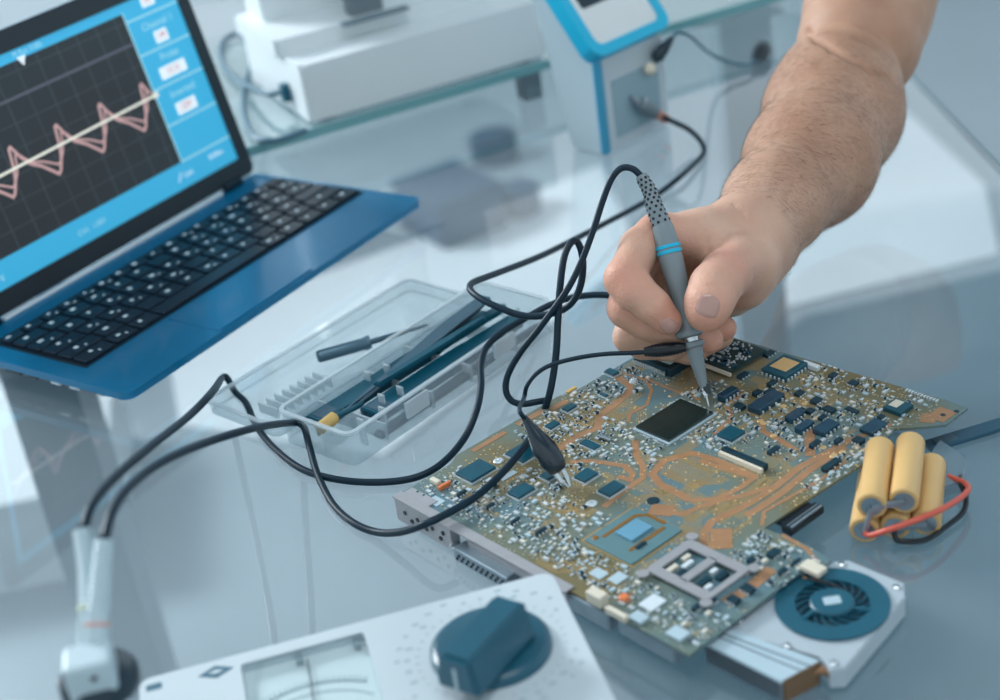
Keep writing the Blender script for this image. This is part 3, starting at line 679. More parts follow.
m = MB(); m.tube(smooth_path([(113, 604, 7), (122, 606, 8), (131, 606, 9), (138, 603, 9)]), 2.6, 10); m.build('heat_pipe', M['brass'], fan, True, smooth=60)
pts = [at(803, 577, 20), at(808, 579, 19.5), at(826, 583, 17), at(842, 590, 15.5)]
for i, c in enumerate(('red', 'rubber')):
    o_ = Vector((i * 1.6, -i * 1.4, 0)); m = MB(); m.tube(smooth_path([p + o_ for p in pts]), .8, 8); m.build('fan_wire', M['brass'] if c == 'red' else M[c], fan, True, smooth=60)
q = at(813, 566, 22); m = MB(); m.box((q.x, q.y, 20.4), (13, 8, 3.2), rz=R(-52), bev=.6); m.build('plug', M['cream'], fan, True)

# ------------------------------------------------------------------ battery pack
q0 = at(905, 520, 0); bp = thing('battery_pack', 'bundle of bare yellow cylindrical battery cells with red and black wires', 'battery pack', (q0.x, q0.y, 0))
ends = [(865, 528, 9.2), (903, 490, 24), (869, 504, 21.5), (922, 517, 9.2), (893, 533, 9.2), (883, 528, 21.5)]
P_end = at(865, 526, 9.5)
base = at(864, 529, 9.5); bdir = (at(874, 462, 9.5) - at(864, 529, 9.5)); bdir.z = 0; bdir.normalize(); bx = Vector((bdir.y, -bdir.x, 0))
cells = [(0, 9.2, 0), (18.6, 9.2, 2), (37.2, 9.2, -1), (9.3, 25.2, 3), (27.9, 25.4, 3)]
cells = [(0, 8.4, 0), (32.8, 8.4, 10), (16.4, 8.4, 5), (4.4, 24.2, 1), (21.2, 24.4, 7)]
CL = 60
for i, (x, z, off) in enumerate(cells):
    o_ = base + bx * x + bdir * off; o_.z = z
    m = MB(); m.lathe([(0, 5.9), (0, 7.5), (.7, 8.2), (CL - .7, 8.2), (CL, 7.5), (CL, 5.2)], o_, bdir, 28); c = m.build('cell', M['cell'], bp, True, smooth=40)
    m = MB(); m.lathe([(-.25, 5.8), (.1, 5.8)], o_, bdir, 24); m.build('cell_terminal', M['steel_d'], c, True)
def cend(i, d=-.8): x, z, off = cells[i]; o_ = base + bx * x + bdir * (off + d); o_.z = z; return o_
for i, j in ((0, 3), (3, 4), (1, 2)):
    a, b = cend(i), cend(j); m = MB(); m.tube([a, a.lerp(b, .5) - bdir * .3, b], [2.6, 1.8, 2.6], 4); m.build('nickel_strip', M['steel_d'], bp, True)
w = [cend(0, -1.5), cend(0, -4) + bx * 4, at(888, 530, 15), at(916, 520, 19), at(944, 508, 17), at(966, 493, 13), at(966, 484, 10), at(950, 477, 6), at(944, 474, 2)]
m = MB(); m.tube(smooth_path(w), 1.7, 10); m.build('red_wire', M['red'], bp, True, smooth=60)
w = [cend(2, -1), cend(2, -4) + Vector((0, 0, -3)), at(900, 541, 3), at(925, 540, 3), at(947, 526, 3), at(963, 512, 4), at(966, 497, 6), at(961, 484, 8), at(960, 474, 4)]
m = MB(); m.tube(smooth_path(w), 1.6, 10); m.build('black_wire', M['rubber'], bp, True, smooth=60)
for p_, r_ in (((935, 545), 26), ((950, 535), 22)):
    c0 = at(*p_, 1.4)
m = MB(); pl = [at(940, 448, 0), at(966, 466, 0), at(962, 492, 0), at(938, 500, 0), at(925, 470, 0)]
m.prism([(p.x, p.y) for p in pl], .4, 7, bev=1); m.build('wire_plug', clear('plug_plastic', (.7, .8, .85), .05, .55, .15, rgb(150, 172, 184)), bp, True)

# ------------------------------------------------------------------ analogue multimeter
mt = thing('multimeter', 'white analogue multimeter with dial window and big teal range knob, in front', 'multimeter', (9, 677.2, 0), R(10.4))
def mloc(px, py, z):
    p = at(px, py, z) - Vector((9, 677.2, 0)); c, s_ = math.cos(R(10.4)), math.sin(R(10.4)); return (p.x * c + p.y * s_, -p.x * s_ + p.y * c)
MW, MD = 217, 150
win = rrect(-MW + 49, -82, -MW + 117, -16, 3)
m = MB(); outer = rrect(-MW, -MD, 0, 0, 7); m.prism(outer, 6, 34, bev=.01)
m.prism(rrect(-MW + 4, -MD + 4, -4, -4, 6), 0, 6); m.build('case', M['meter'], mt, smooth=30)
wx0, wy1 = mloc(240, 664, 40); wx1, _y = mloc(364, 634, 40)
win = rrect(wx0, -86, wx1, wy1 - 1, 2.5)
m = MB(); m.ring(rrect(-MW, -MD, 0, 0, 7), win, 34, 40.5); m.build('face_plate', M['meter'], mt, smooth=30)
m = MB(); m.prism(rrect(wx0 - 1, -87, wx1 + 1, wy1, 2), 33.9, 34.6); dial = m.build('dial_card', M['meter_win'], mt)
dc = (wx0 + 30, -82)
m = MB()
for r_, w_ in ((50, 1.0), (43, .6)):
    p = [(dc[0] + r_ * math.cos(R(a)), dc[1] + r_ * math.sin(R(a))) for a in range(40, 136, 5)]; p = [q for q in p if wx0 + 2 < q[0] < wx1 - 2]; m.strip(p, w_, 34.6, 34.75)
for a in range(45, 136, 3):
    p = [(dc[0] + r_ * math.cos(R(a)), dc[1] + r_ * math.sin(R(a))) for r_ in (50, 54)]
    if all(wx0 + 2 < q[0] < wx1 - 2 for q in p): m.strip(p, .45, 34.6, 34.75)
m.build('scale_arcs', M['mark'], dial)
m = MB(); m.tube([(dc[0], dc[1], 36.5), (wx0 + 33, wy1 - 6, 36.5)], .45, 6); m.build('needle', M['rubber'], mt)
for fx in (.46, .93): MB().box((wx0 + (wx1 - wx0) * fx, wy1 - 5, 37), (3.5, 6, 3), bev=.5).build('window_clip', M['inst_grey'], mt)
m = MB(); m.prism(rrect(wx0, -86, wx1, wy1 - 1, 2.5), 38.6, 39.4); m.build('window_pane', clear('meter_glass', (.93, .97, .98), .03, .04, .03), mt)
lx, ly = mloc(216, 672, 40.5)
m = MB(); m.prism([(lx - 9, ly), (lx, ly + 5), (lx + 9, ly), (lx, ly - 5)], 40.4, 40.7); lg = m.build('emblem', M['mark'], mt)
m = MB(); m.prism([(lx - 4, ly), (lx, ly + 1.6), (lx + 4, ly), (lx, ly - 1.6)], 40.6, 40.85); m.build('emblem_inner', M['meter'], lg)
lx, ly = mloc(154, 687, 40.5)
m = MB(); m.prism(rrect(lx - 4, ly - 2.5, lx + 4, ly + 2.5, 1), 40.4, 40.6); m.build('mark', M['mark'], mt)
kx, ky = mloc(491, 647, 42)
m = MB(); m.lathe([(40.3, 30.5), (43.5, 30), (45.5, 28), (46, 26)], (kx, ky, 0), (0, 0, 1), 48); kn = m.build('range_knob', M['teal'], mt, smooth=35)
hx, hy = mloc(455, 672, 58); gx, gy = mloc(512, 603, 62)
a = math.atan2(gy - hy, gx - hx); Lh = math.hypot(gx - hx, gy - hy); c0 = ((hx + gx) / 2, (hy + gy) / 2)
m = MB(); t = bmesh.new(); bmesh.ops.create_cube(t, size=1)
HB = []
for s_ in (-1, 1):
    for z, wd, ex in ((45.5, 13, 1), (66, 9, 0)):
        for w_ in (-1, 1): HB.append((s_ * (Lh / 2 + ex), w_ * wd, z))
X = Matrix.Translation((c0[0], c0[1], 0)) @ Matrix.Rotation(a, 4, 'Z')
t.free(); t = bmesh.new(); vs = [t.verts.new(X @ Vector(p)) for p in HB]
for f in ((0, 1, 3, 2), (4, 6, 7, 5), (0, 2, 6, 4), (1, 5, 7, 3), (2, 3, 7, 6), (0, 4, 5, 1)): t.faces.new([vs[i] for i in f])
bmesh.ops.bevel(t, geom=t.edges[:], offset=2.2, segments=3, affect='EDGES'); m.merge(t); m.build('grip', M['teal'], kn, smooth=40)
m = MB(); e = X @ Vector((-Lh / 2 - .4, 0, 54)); m.box((e.x, e.y, 53), (1, 2, 14), rz=a); m.build('pointer_line', M['faint'], kn)
m = MB()
for k in range(40):
    aa = 2 * math.pi * k / 40 + .05; r_ = 36; p = (kx + r_ * math.cos(aa), ky + r_ * math.sin(aa)); q = (kx + (r_ + 2) * math.cos(aa), ky + (r_ + 2) * math.sin(aa)); m.strip([p, q], .7, 40.4, 40.62)
m.build('range_ticks', M['faint'], mt)
m = MB(); rr = random.Random(3)
for k in range(30):
    aa = 2 * math.pi * k / 30; 
    for r_ in (42, 47):
        if rr.random() < .75:
            p = (kx + r_ * math.cos(aa), ky + r_ * math.sin(aa))
            if p[0] < -4 and p[1] < -3: m.box((p[0], p[1], 40.5), (rr.uniform(2, 4), 1.8, .25))
m.build('range_print', M['faint'], mt)

# ------------------------------------------------------------------ clear tool case and what lies in it
CA = R(45.5); cq = at(355, 468, 0)
case = thing('tool_case', 'open clear plastic tool case with its lid folded flat', 'case', (cq.x, cq.y, 0), CA)
CLn, CWd = 208, 68
def tray(x0, y0, x1, y1, z0, z1, wall, name, r=7):
    m = MB(); m.ring(rrect(x0, y0, x1, y1, r), rrect(x0 + wall, y0 + wall, x1 - wall, y1 - wall, r - wall), z0, z1)
    m.prism(rrect(x0 + .5, y0 + .5, x1 - .5, y1 - .5, r), z0, z0 + 1.5); o = m.build(name, M['plastic'], case)
    m = MB(); m.ring(rrect(x0 - 1.6, y0 - 1.6, x1 + 1.6, y1 + 1.6, r + 1.5), rrect(x0 + wall, y0 + wall, x1 - wall, y1 - wall, r - wall), z1, z1 + 1.4)
    m.build('rim', M['plastic_edge'], o, smooth=30); return o
tb_ = tray(0, 0, CLn, CWd, .2, 24, 1.6, 'case_base'); tl = tray(0, CWd + 6, CLn, CWd + 6 + 74, .2, 9, 1.5, 'case_lid')
for x in (30, 170): MB().tube([(x - 12, CWd + 3, 8), (x + 12, CWd + 3, 8)], 2, 10).build('hinge', M['plastic_edge'], case)
for x in (60, 150): MB().box((x, -3, 17), (22, 2.5, 12), bev=.8).build('latch', M['plastic_edge'], case)
for x in (34, 80, 120, 168):
    MB().box((x, CWd / 2, 8), (1.4, CWd - 4, 13)).build('divider', M['plastic_edge'], tb_)
MB().box((CLn / 2, 30, 7), (CLn - 6, 1.3, 12)).build('divider', M['plastic'], tb_)
for x in range(8):
    MB().box((18 + x * 7, CWd + 34 - x * .5, 5), (1.6, 20, 8), bev=.5).build('lid_rib', M['plastic_edge'], tl)
for x, y in ((22, 12), (40, 10), (52, 22), (66, 18), (84, 48), (70, 54)):
    MB().box((x, y, 12), (1.8, 6, 20), bev=.7).build('peg', M['plastic_edge'], tb_)
def loc_case(px, py, z):
    p = at(px, py, z) - cq; return Vector((p.x * math.cos(CA) + p.y * math.sin(CA), -p.x * math.sin(CA) + p.y * math.cos(CA), z))
# screwdriver on the lid
def screwdriver(p0, p1, p2, z, label, r, hm, name='screwdriver', group=None):
    a, b, c = at(*p0, z), at(*p1, z), at(*p2, z - r * .55)
    t = thing(name, label, 'screwdriver', a, 0, group); d = (b - a).normalized(); L = (b - a).length
    m = MB(); m.lathe([(0, r * .7), (1.5, r), (L * .88, r), (L * .9, r * 1.15), (L * .98, r * 1.15), (L, r * .6)], a, d, 14); m.build('handle', hm, t, True, smooth=40)
    d2 = (c - b).normalized(); L2 = (c - b).length
    m = MB(); m.lathe([(0, r * .48), (L2 * .55, r * .42), (L2 * .6, r * .3), (L2 - 3, r * .25), (L2, r * .16)], b, d2, 12); m.build('shaft', M['tool'], t, True, smooth=40)
    return t
screwdriver((317, 357), (371, 342), (428, 325), 14.5, 'small grey screwdriver lying across the folded-back clear case lid', 4.6, M['tool'])
# tweezers leaning out of the case
a, b = at(318, 435, 12), at(486, 298, 26); d = (b - a); t = thing('tweezers', 'long grey steel tweezers sticking out of the far end of the clear case', 'tweezers', a)
for s_ in (-1, 1):
    sd = Vector((-d.y, d.x, 0)).normalized(); m = MB(); n = 10; pv = []
    for i in range(n + 1):
        k = i / n; c = a + d * k + Vector((0, 0, s_ * (1.6 if .1 < k < .9 else .8))); w_ = 1.2 + 5.0 * min(1, max(0, (k - .25) / .45)) if k > .25 else .8
        if k > .93: w_ = 4.6
        pv.append((c, w_))
    vs = []
    for c, w_ in pv: vs += [c + sd * w_, c - sd * w_, c - sd * w_ + Vector((0, 0, .9)), c + sd * w_ + Vector((0, 0, .9))]
    f = [(0, 1, 2, 3), (4 * n + 3, 4 * n + 2, 4 * n + 1, 4 * n)]
    for i in range(n):
        for k in range(4): f.append((4 * i + k, 4 * i + 4 + k, 4 * i + 4 + (k + 1) % 4, 4 * i + (k + 1) % 4))
    m._add(vs, f); m.build('arm', M['tool'], t, True)
# flat dark-blue tools side by side in the base
def flat_tool(name, label, cat, p0, p1, z, w0, w1, th, mm, group=None, tip=None):
    a, b = p0, p1; t = thing(name, label, cat, a, 0, group); d = (b - a).normalized(); L = (b - a).length; rz = math.atan2(d.y, d.x)
    pts = [(0, -w0 / 2), (L * .62, -w0 / 2), (L * .7, -w1 / 2), (L - 3, -w1 / 2), (L, 0), (L - 3, w1 / 2), (L * .7, w1 / 2), (L * .62, w0 / 2), (0, w0 / 2)]
    c, s_ = math.cos(rz), math.sin(rz); m = MB(); m.prism([(a.x + x * c - y * s_, a.y + x * s_ + y * c) for x, y in pts], z - th / 2, z + th / 2, bev=min(.8, th / 3)); m.build('blade_handle', mm, t, True)
    pts = [(L * .02, -w0 * .35), (L * .1, -w0 * .35), (L * .1, w0 * .35), (L * .02, w0 * .35)]
    m = MB(); m.prism([(a.x + x * c - y * s_, a.y + x * s_ + y * c) for x, y in pts], z + th / 2 - .05, z + th / 2 + .3); m.build('end_mark', M['tool'] if tip is None else tip, t, True)
def cw(x, y): return (cq.x + x * math.cos(CA) - y * math.sin(CA), cq.y + x * math.sin(CA) + y * math.cos(CA))
for lab, A_, B_, z, w0, w1, th, mm in (('broad dark blue tool along the middle of the clear case', (40, 22), (192, 20), 12, 20, 14, 6, 'tool_blue'),
        ('second dark blue tool beside the hinge side of the clear case', (14, 50), (188, 47), 12, 17, 12, 6, 'tool_blue'),
        ('thin steel-blue tool along the front wall of the clear case', (30, 7), (200, 8), 6, 7, 5, 4, 'tool'),
        ('short blue tool on top at the far end of the clear case', (104, 40), (196, 34), 18, 9, 8, 4, 'tool_blue'),
        ('narrow blue tool lying highest over the middle divider of the clear case', (60, 34), (170, 31), 22, 6, 5, 3, 'tool_blue')):
    a3, b3 = Vector((*cw(*A_), z)), Vector((*cw(*B_), z)); flat_tool('flat_tool', lab, 'tool', a3, b3, z, w0, w1, th, M[mm])
a, b = at(319, 429.5, 19), at(335, 417, 19); t = thing('yellow_handle', 'short yellow tool handle in the near left corner of the clear case', 'tool', a)
d = (b - a).normalized(); m = MB(); m.lathe([(0, 3.4), (1, 4.4), ((b - a).length - 1, 4.4), ((b - a).length, 3.4)], a, d, 14); m.build('grip', M['yellow'], t, True, smooth=40)
m = MB(); m.lathe([(0, 2.2), (26, 2.0), (30, 1)], b, d + Vector((0, 0, -.2)), 10); m.build('shaft', M['tool_blue'], t, True, smooth=40)

# ------------------------------------------------------------------ probe, its lead and the crocodile clip
tip = at(709, 407, BZ + 3); top = air(645, 180, 1000); ptop = air(655, 214, 998)
ax = (air(668, 247, 996) - tip).normalized(); Lb = (air(661, 228, 997) - tip).length
pr = thing('oscilloscope_probe', 'grey test probe with blue ring held in the hand, tip touching the board', 'probe', tip)
m = MB(); m.lathe([(0, .25), (3, .7), (7, .8), (7.2, 1.3), (15, 1.6)], tip, ax, 12); m.build('needle_tip', M['steel'], pr, True, smooth=50)
m = MB(); m.lathe([(13, 2.4), (16, 3.0), (30, 4.6), (38, 5.4), (39, 7.2), (41.5, 7.4), (42.4, 6.4)], tip, ax, 24); m.build('nose_cone', M['grey'], pr, True, smooth=40)
m = MB(); m.lathe([(8, 1.9), (11, 2.6), (14.5, 2.7)], tip + Vector((1.2, .5, 0)), ax, 12); m.build('nose_insert', M['greyd'], pr, True, smooth=40)
m = MB(); m.lathe([(42.2, 4.4), (45, 4.4)], tip, ax, 18); m.build('neck', M['steel'], pr, True, smooth=40)
m = MB(); m.lathe([(45, 6), (46, 8.6), (48.5, 9.4), (50.5, 8.6), (53, 6.6), (60, 5.9), (74, 6.6), (92, 7.6), (Lb - 11, 7.7), (Lb, 6.7), (Lb + 2, 6)], tip, ax, 28); m.build('body', M['grey'], pr, True, smooth=50)
lb = (air(667, 250, 996) - tip).length
for k in (-1.7, 1.7):
    m = MB(); m.lathe([(lb + k - 1.3, 7.4), (lb + k - 1, 8.1), (lb + k + 1, 8.1), (lb + k + 1.3, 7.4)], tip, ax, 28); m.build('blue_ring', M['cyan'], pr, True, smooth=50)
bpath = smooth_path([tip + ax * Lb, air(655, 208, 998), air(650, 192, 1000), air(641, 176, 1002)], 8); nb = len(bpath)
m = MB(); m.tube(bpath, [6.2 - 2.4 * i / (nb - 1) for i in range(nb)], 18); bt = m.build('strain_relief', M['grey'], pr, True, smooth=50)
m = MB()
for i in range(2, nb - 1, 2):
    d = (bpath[i + 1] - bpath[i - 1]).normalized(); r_ = 6.2 - 2.4 * i / (nb - 1); u = d.orthogonal().normalized()
    for k in range(8):
        n_ = Matrix.Rotation(2 * math.pi * (k + (i // 2 % 2) * .5) / 8, 3, d) @ u; c = bpath[i] + n_ * (r_ - .5); m.lathe([(0, 1.0), (.75, .95)], c, n_, 8)
m.build('relief_holes', M['rubber'], bt, True)
CR = 2.35
pc = [air(641, 176, 1002), air(633, 169, 1003), air(622, 168, 1004), air(612, 178, 1004), air(603, 200, 1005), air(594, 228, 1005), air(583, 258, 1007), air(570, 285, 1010), air(556, 306, 1014), air(538, 330, 1020), air(520, 353, 1026), air(508, 375, 1032), air(506, 391, 1034), air(512, 401, 1034), air(523, 404, 1034), air(536, 402, 1034), air(548, 400, 1036)]
m = MB(); m.tube(smooth_path(pc), CR * .93, 12); o = m.build('probe_cable', M['cable'], None, origin=pc[0], smooth=60)
tag(o, 'black cable arching high out of the probe handle and falling to the board edge', 'cable', 'black probe cables')
cp = [air(105, 537, 702), air(112, 512, 716), air(128, 488, 740), air(160, 463, 785), air(205, 443, 850), air(255, 428, 910), at(290, 423, 24), at(303, 426, 18), at(309, 445, 8), at(317, 473, 4), at(332, 503, 3), at(352, 522, 3), at(376, 532, 4), at(400, 532, 12), at(425, 524, 23), at(452, 511, 24), at(478, 495, 23.5), at(503, 472, 23.5), at(526, 444, 24), air(541, 418, 1022), air(550, 392, 1018), air(556, 355, 1016), air(558, 320, 1016), air(560, 288, 1018), air(564, 258, 1022), air(570, 244, 1025), air(576, 241, 1028), air(581, 250, 1030), air(583, 266, 1033), air(581, 284, 1036), air(574, 300, 1040), air(562, 310, 1044), air(540, 316, 1050), air(520, 315, 1056), air(500, 308, 1062), air(483, 300, 1070), air(472, 292, 1080), air(470, 286, 1090), air(476, 281, 1105), air(500, 272, 1140), air(545, 254, 1200), air(600, 226, 1270), air(650, 199, 1330), at(680, 177, 6), at(700, 158, 4), at(704, 149, 6), at(699, 139, 10), at(688, 129, 16), at(674, 122, 24), at(663, 117, 30)]
m = MB(); m.tube(smooth_path(cp), CR, 12); o = m.build('probe_cable', M['cable'], None, origin=cp[0], smooth=60)
tag(o, 'black cable from the red-banded plug, crossing the board then looping far back', 'cable', 'black probe cables')
cp = [air(84, 527, 715), air(92, 505, 730), air(112, 480, 760), air(150, 447, 825), air(190, 415, 900), air(213, 391, 950), at(222, 378, 9), at(227, 378, 9), at(235, 392, 4), at(246, 403, 3), at(256, 425, 3), at(273, 447, 3), at(298, 467, 3), at(325, 477, 3), at(360, 482, 3), at(398, 481, 3), at(425, 474, 4), at(447, 459, 5), at(465, 437, 8), at(476, 412, 16), at(481, 388, 22), at(481, 366, 26), at(486, 348, 30), at(501, 333, 34), at(524, 319, 36), at(550, 305, 40), at(575, 297, 44), at(604, 295, 46), at(640, 300, 40), at(664, 306, 22)]
m = MB(); m.tube(smooth_path(cp), CR, 12); o = m.build('probe_cable', M['cable'], None, origin=cp[0], smooth=60)
tag(o, 'black cable from the yellow-banded plug, bent at the case corner', 'cable', 'black probe cables')
# crocodile clip with its thin lead
ct = at(569, 487, BZ + 1.2); ch = at(524, 417, 58); cx = (ch - ct).normalized(); CLg = (ch - ct).length
cc = thing('crocodile_clip', 'black insulated crocodile clip biting the board, its thin lead tied to the probe', 'clip', ct)
f = CLg
m = MB(); m.lathe([(f * .22, 4.4), (f * .25, 6.0), (f * .36, 7.4), (f * .55, 7.6), (f * .72, 5.4), (f * .9, 2.8), (f, 1.9)], ct, cx, 20); m.build('boot', M['clip'], cc, True, smooth=50)
sdv = cx.cross(Vector((0, 0, 1))).normalized()
for s_ in (-1, 1):
    m = MB(); m.tube([ct + sdv * s_ * .7, ct + cx * f * .1 + sdv * s_ * 2.6, ct + cx * f * .25 + sdv * s_ * 3.2], [.8, 1.6, 1.9], 8); j = m.build('jaw', M['steel'], cc, True)
    m = MB()
    for k in range(4): q = ct + cx * (2 + 2 * k) + sdv * s_ * (.9 + .45 * k); m.box(q, (1, 1, 1), rz=.6)
    m.build('jaw_teeth', M['steel_d'], j, True)
ll = [ch - cx * 2, ch + cx * 5, air(524, 398, 1000), air(527, 386, 1000), air(536, 374, 1000), air(551, 365, 1000), air(577, 358, 1000), air(605, 354, 998), air(630, 353, 996), air(648, 352, 994)]
m = MB(); m.tube(smooth_path(ll), 1.45, 10); m.build('thin_lead', M['cable'], cc, True, smooth=60)
a, b = air(644, 352, 994), air(686, 347, 989); sp = [a.lerp(b, i / 24) for i in range(25)]
m = MB(); m.tube(sp, [(2.6 + .012 * i * (24 - i)) * (1 + .09 * (i % 2)) for i in range(25)], 12); m.build('lead_sleeve', M['rubber'], cc, True, smooth=40)
m = MB(); rc_ = tip + ax * 43.6; m.tube([b, b.lerp(rc_, .5), rc_ - (rc_ - b).normalized() * 4], [1.6, 1.2, 1.2], 8); m.build('ring_terminal', M['steel'], cc, True)

# ------------------------------------------------------------------ coax connectors at the front left
adp = thing('coax_adapter', 'pale grey connector block on a round dark base holding both probe plugs', 'adapter', air(93, 690, 680) * 1)
q = air(93, 668, 684); zb = q.z
bc = air(93, 676, 686)
XF[adp.name] = Matrix.Translation(Vector((bc.x, bc.y, 0))).inverted(); adp.location = (bc.x / 1000, bc.y / 1000, TZ / 1000)
m = MB(); m.box((bc.x, bc.y, bc.z - 16), (21, 18, 56), rz=.15, bev=2); m.build('block', M['bnc'], adp, True)
e = air(94, 678, 676); m = MB(); m.lathe([(0, 1.6), (.6, 1.6)], e, -FW, 12); m.build('block_hole', M['rubber'], adp, True)
m = MB(); m.lathe([(0, 30), (10, 30), (13, 28), (14, 8), (bc.z - 24, 8)], (bc.x, bc.y, 0), (0, 0, 1), 28); m.build('base', M['teal'], adp, True, smooth=40)
m = MB(); m.lathe([(bc.z - 12, 17), (bc.z - 10, 17.6), (bc.z - 4, 17.6), (bc.z - 2, 16)], (bc.x, bc.y + 6, 0), (0, 0, 1), 28); m.build('collar', M['fan_dark'], adp, True, smooth=40)
for (pts, bm_, lab, bi) in (([(90, 648, 696), (90, 610, 700), (88, 570, 708), (82, 530, 714), (84, 525, 715.5)], 'bnc_y', 'grey ribbed cable plug with the yellow band', 600),
                        ([(97, 652, 690), (98, 615, 693), (101, 575, 697), (104, 540, 701), (105, 535, 702)], 'bnc_r', 'grey ribbed cable plug with the red band', 645)):
    pth = smooth_path([air(*p) for p in pts[:4]], 14); t = thing('coax_plug', lab, 'plug', pth[0]); n = len(pth)
    rad = [5.6 - 1.5 * i / n for i in range(n)]
    m = MB(); m.tube(pth, [r_ * (1 + (.1 if (i % 2 == 0 and i > n * .35) else -.05 if i > n * .35 else 0)) for i, r_ in enumerate(rad)], 16); m.build('boot', M['bnc'], t, True, smooth=30)
    i = 14 if bm_ == 'bnc_y' else 10
    m = MB(); m.tube([pth[i].lerp(pth[i + 1], s_) for s_ in (0, .9)], rad[i] + .5, 16); m.build('colour_band', M[bm_], t, True)
    m = MB(); m.tube([pth[0] - (pth[1] - pth[0]).normalized() * 8, pth[1]], 6.6, 16); m.build('sleeve', M['bnc'], t, True, smooth=30)

# ------------------------------------------------------------------ far side of the table
SH = 40
sh = thing('glass_shelf', 'raised glass shelf with a pale green edge at the back of the table', 'shelf', (0, 1560, 0))
e0, e1 = at(330, 128, SH - 5), at(545, 65, SH - 5); sd = (e1 - e0).normalized(); sn = Vector((-sd.y, sd.x, 0)); sa = math.atan2(sd.y, sd.x)
p0 = e0 - sd * 330; p1 = e1 + sd * 330
def sq(a, b): p = e0 + sd * a + sn * b; return (p.x, p.y)
Ls = (e1 - e0).length
m = MB(); m.prism([sq(-400, 0), sq(Ls + 380, 0), sq(Ls + 380, 340), sq(-400, 340)], SH - 10, SH); m.build('pane', M['shelf'], sh, True)
m = MB(); m.prism([sq(-400, -1.2), sq(Ls + 380, -1.2), sq(Ls + 380, 0), sq(-400, 0)], SH - 9.6, SH - .4); m.build('edge', M['glass_edge'], sh, True)
for a_, b_ in ((-300, 20), (Ls - 12, 18), (-300, 300), (Ls + 230, 300)):
    p = sq(a_, b_); m = MB(); m.box((p[0], p[1], (SH - 10) / 2), (20, 20, SH - 10), rz=sa, bev=1.5); m.build('support', M['inst_grey'], sh, True)
q = e0 + sd * (Ls / 2) + sn * 60
ins = thing('bench_instrument', 'long white bench instrument with a grey post standing on the glass shelf', 'instrument', (q.x, q.y, SH), sa)
a0, a1 = -Ls / 2 - 16, Ls / 2 + 4; Lx = a1 - a0; cx_ = (a0 + a1) / 2
m = MB(); m.prism(rrect(a0, -54, a1, 120, 5), 3, 58, bev=3); m.build('base_housing', M['inst'], ins)
m = MB(); m.prism(rrect(a0 - 6, -8, a1 - 30, 115, 5), 58, 74, bev=2); m.build('upper_deck', M['inst'], ins)
m = MB(); m.prism(rrect(a0 + 8, 60, a1 - 40, 115, 4), 74, 210, bev=3); m.build('back_housing', M['inst'], ins)
m = MB(); m.box((cx_ - 30, 12, 140), (34, 22, 134), bev=3); m.build('post', mat('post_grey', rgb(110, 124, 132), .5), ins)
m = MB(); m.box((cx_ - 30, -16, 75), (70, 12, 3), rz=.02, bev=1); m.build('slot', M['inst_grey'], ins)
for x in (a0 + 20, a1 - 20):
    for y in (-40, 105): m = MB(); m.lathe([(0, 9), (3.2, 10)], (x, y, 0), (0, 0, 1), 14); m.build('foot', M['tool_blue'], ins)
# usb lead in its left side, looping on the shelf
up = at(292, 91, SH + 22)
m = [at(284, 92, SH + 22), at(265, 93, SH + 18), at(244, 84, SH + 8), at(224, 66, SH + 4), at(222, 44, SH + 4), at(237, 34, SH + 4), at(250, 44, SH + 4), at(252, 62, SH + 4), at(244, 90, SH + 4), at(245, 118, SH + 4), at(256, 138, SH + 4), at(278, 140, SH + 4), at(306, 130, SH + 4)]
t = thing('usb_cable', 'grey looped cable with dark plug at the side of the white instrument', 'cable', m[0])
b_ = MB(); b_.tube(smooth_path(m), 3.0, 10); b_.build('lead', M['cable_far'], t, True, smooth=60)
b_ = MB(); p = at(290, 91, SH + 22); b_.box(p, (18, 12, 18), rz=sa, bev=2); b_.build('plug', M['tool_blue'], t, True)
# white instrument with a cyan rim
dv0 = at(603, 158, 0); dva = Vector((dv0.x, dv0.y, 100)); ddx = (at(662, 20, 100) - dva); ddx.z = 0
da = math.atan2(ddx.y, ddx.x); DL = ddx.length; TL = R(52)
dev = thing('console_instrument', 'white instrument with a bright cyan-rimmed sloping top at the back of the table', 'instrument', (dv0.x, dv0.y, 0), da)
SL = 120; dz = SL * math.sin(TL); dyy = SL * math.cos(TL)
t = MB(); bp_ = [(3, 0, 2), (DL - 3, 0, 2), (DL - 3, 40, 2), (3, 40, 2), (3, 0, 94), (DL - 3, 0, 94), (DL - 3, dyy, 92 + dz), (3, dyy, 92 + dz), (DL - 3, dyy + 6, 92 + dz), (3, dyy + 6, 92 + dz)]
t._add([Vector(p) for p in bp_], [(0, 1, 2, 3), (0, 1, 5, 4), (4, 5, 6, 7), (6, 8, 9, 7), (2, 3, 9, 8), (0, 4, 7, 9, 3), (1, 2, 8, 6, 5)])
t.build('body', M['dev_body'], dev)
TM = Matrix.Translation((0, 0, 96)) @ Matrix.Rotation(TL, 4, 'X')
def tilt(mb): mb.bm.transform(TM); return mb
m = MB(); m.ring(rrect(-4, -6, DL + 4, SL, 13), rrect(6, 4, DL - 6, SL - 9, 8), -8, 8); tilt(m).build('cyan_rim', M['cyan'], dev, smooth=40)
m = MB(); m.prism(rrect(5, 3, DL - 5, SL - 8, 8), -7, 6.5); tp_ = tilt(m).build('top_panel', M['inst'], dev)
m = MB(); m.prism(rrect(14, 40, DL - 16, SL - 18, 3), 6.4, 7.2); tilt(m).build('display', M['fan_dark'], tp_)
m = MB(); m.box((5, 0, 47), (10, 5, 90), bev=2); m.build('corner_strip', M['strip'], dev)
m = MB(); m.prism(rrect(20, -.8, DL - 12, .5, .3), 12, 66); m.build('front_window', M['dev_win'], dev)
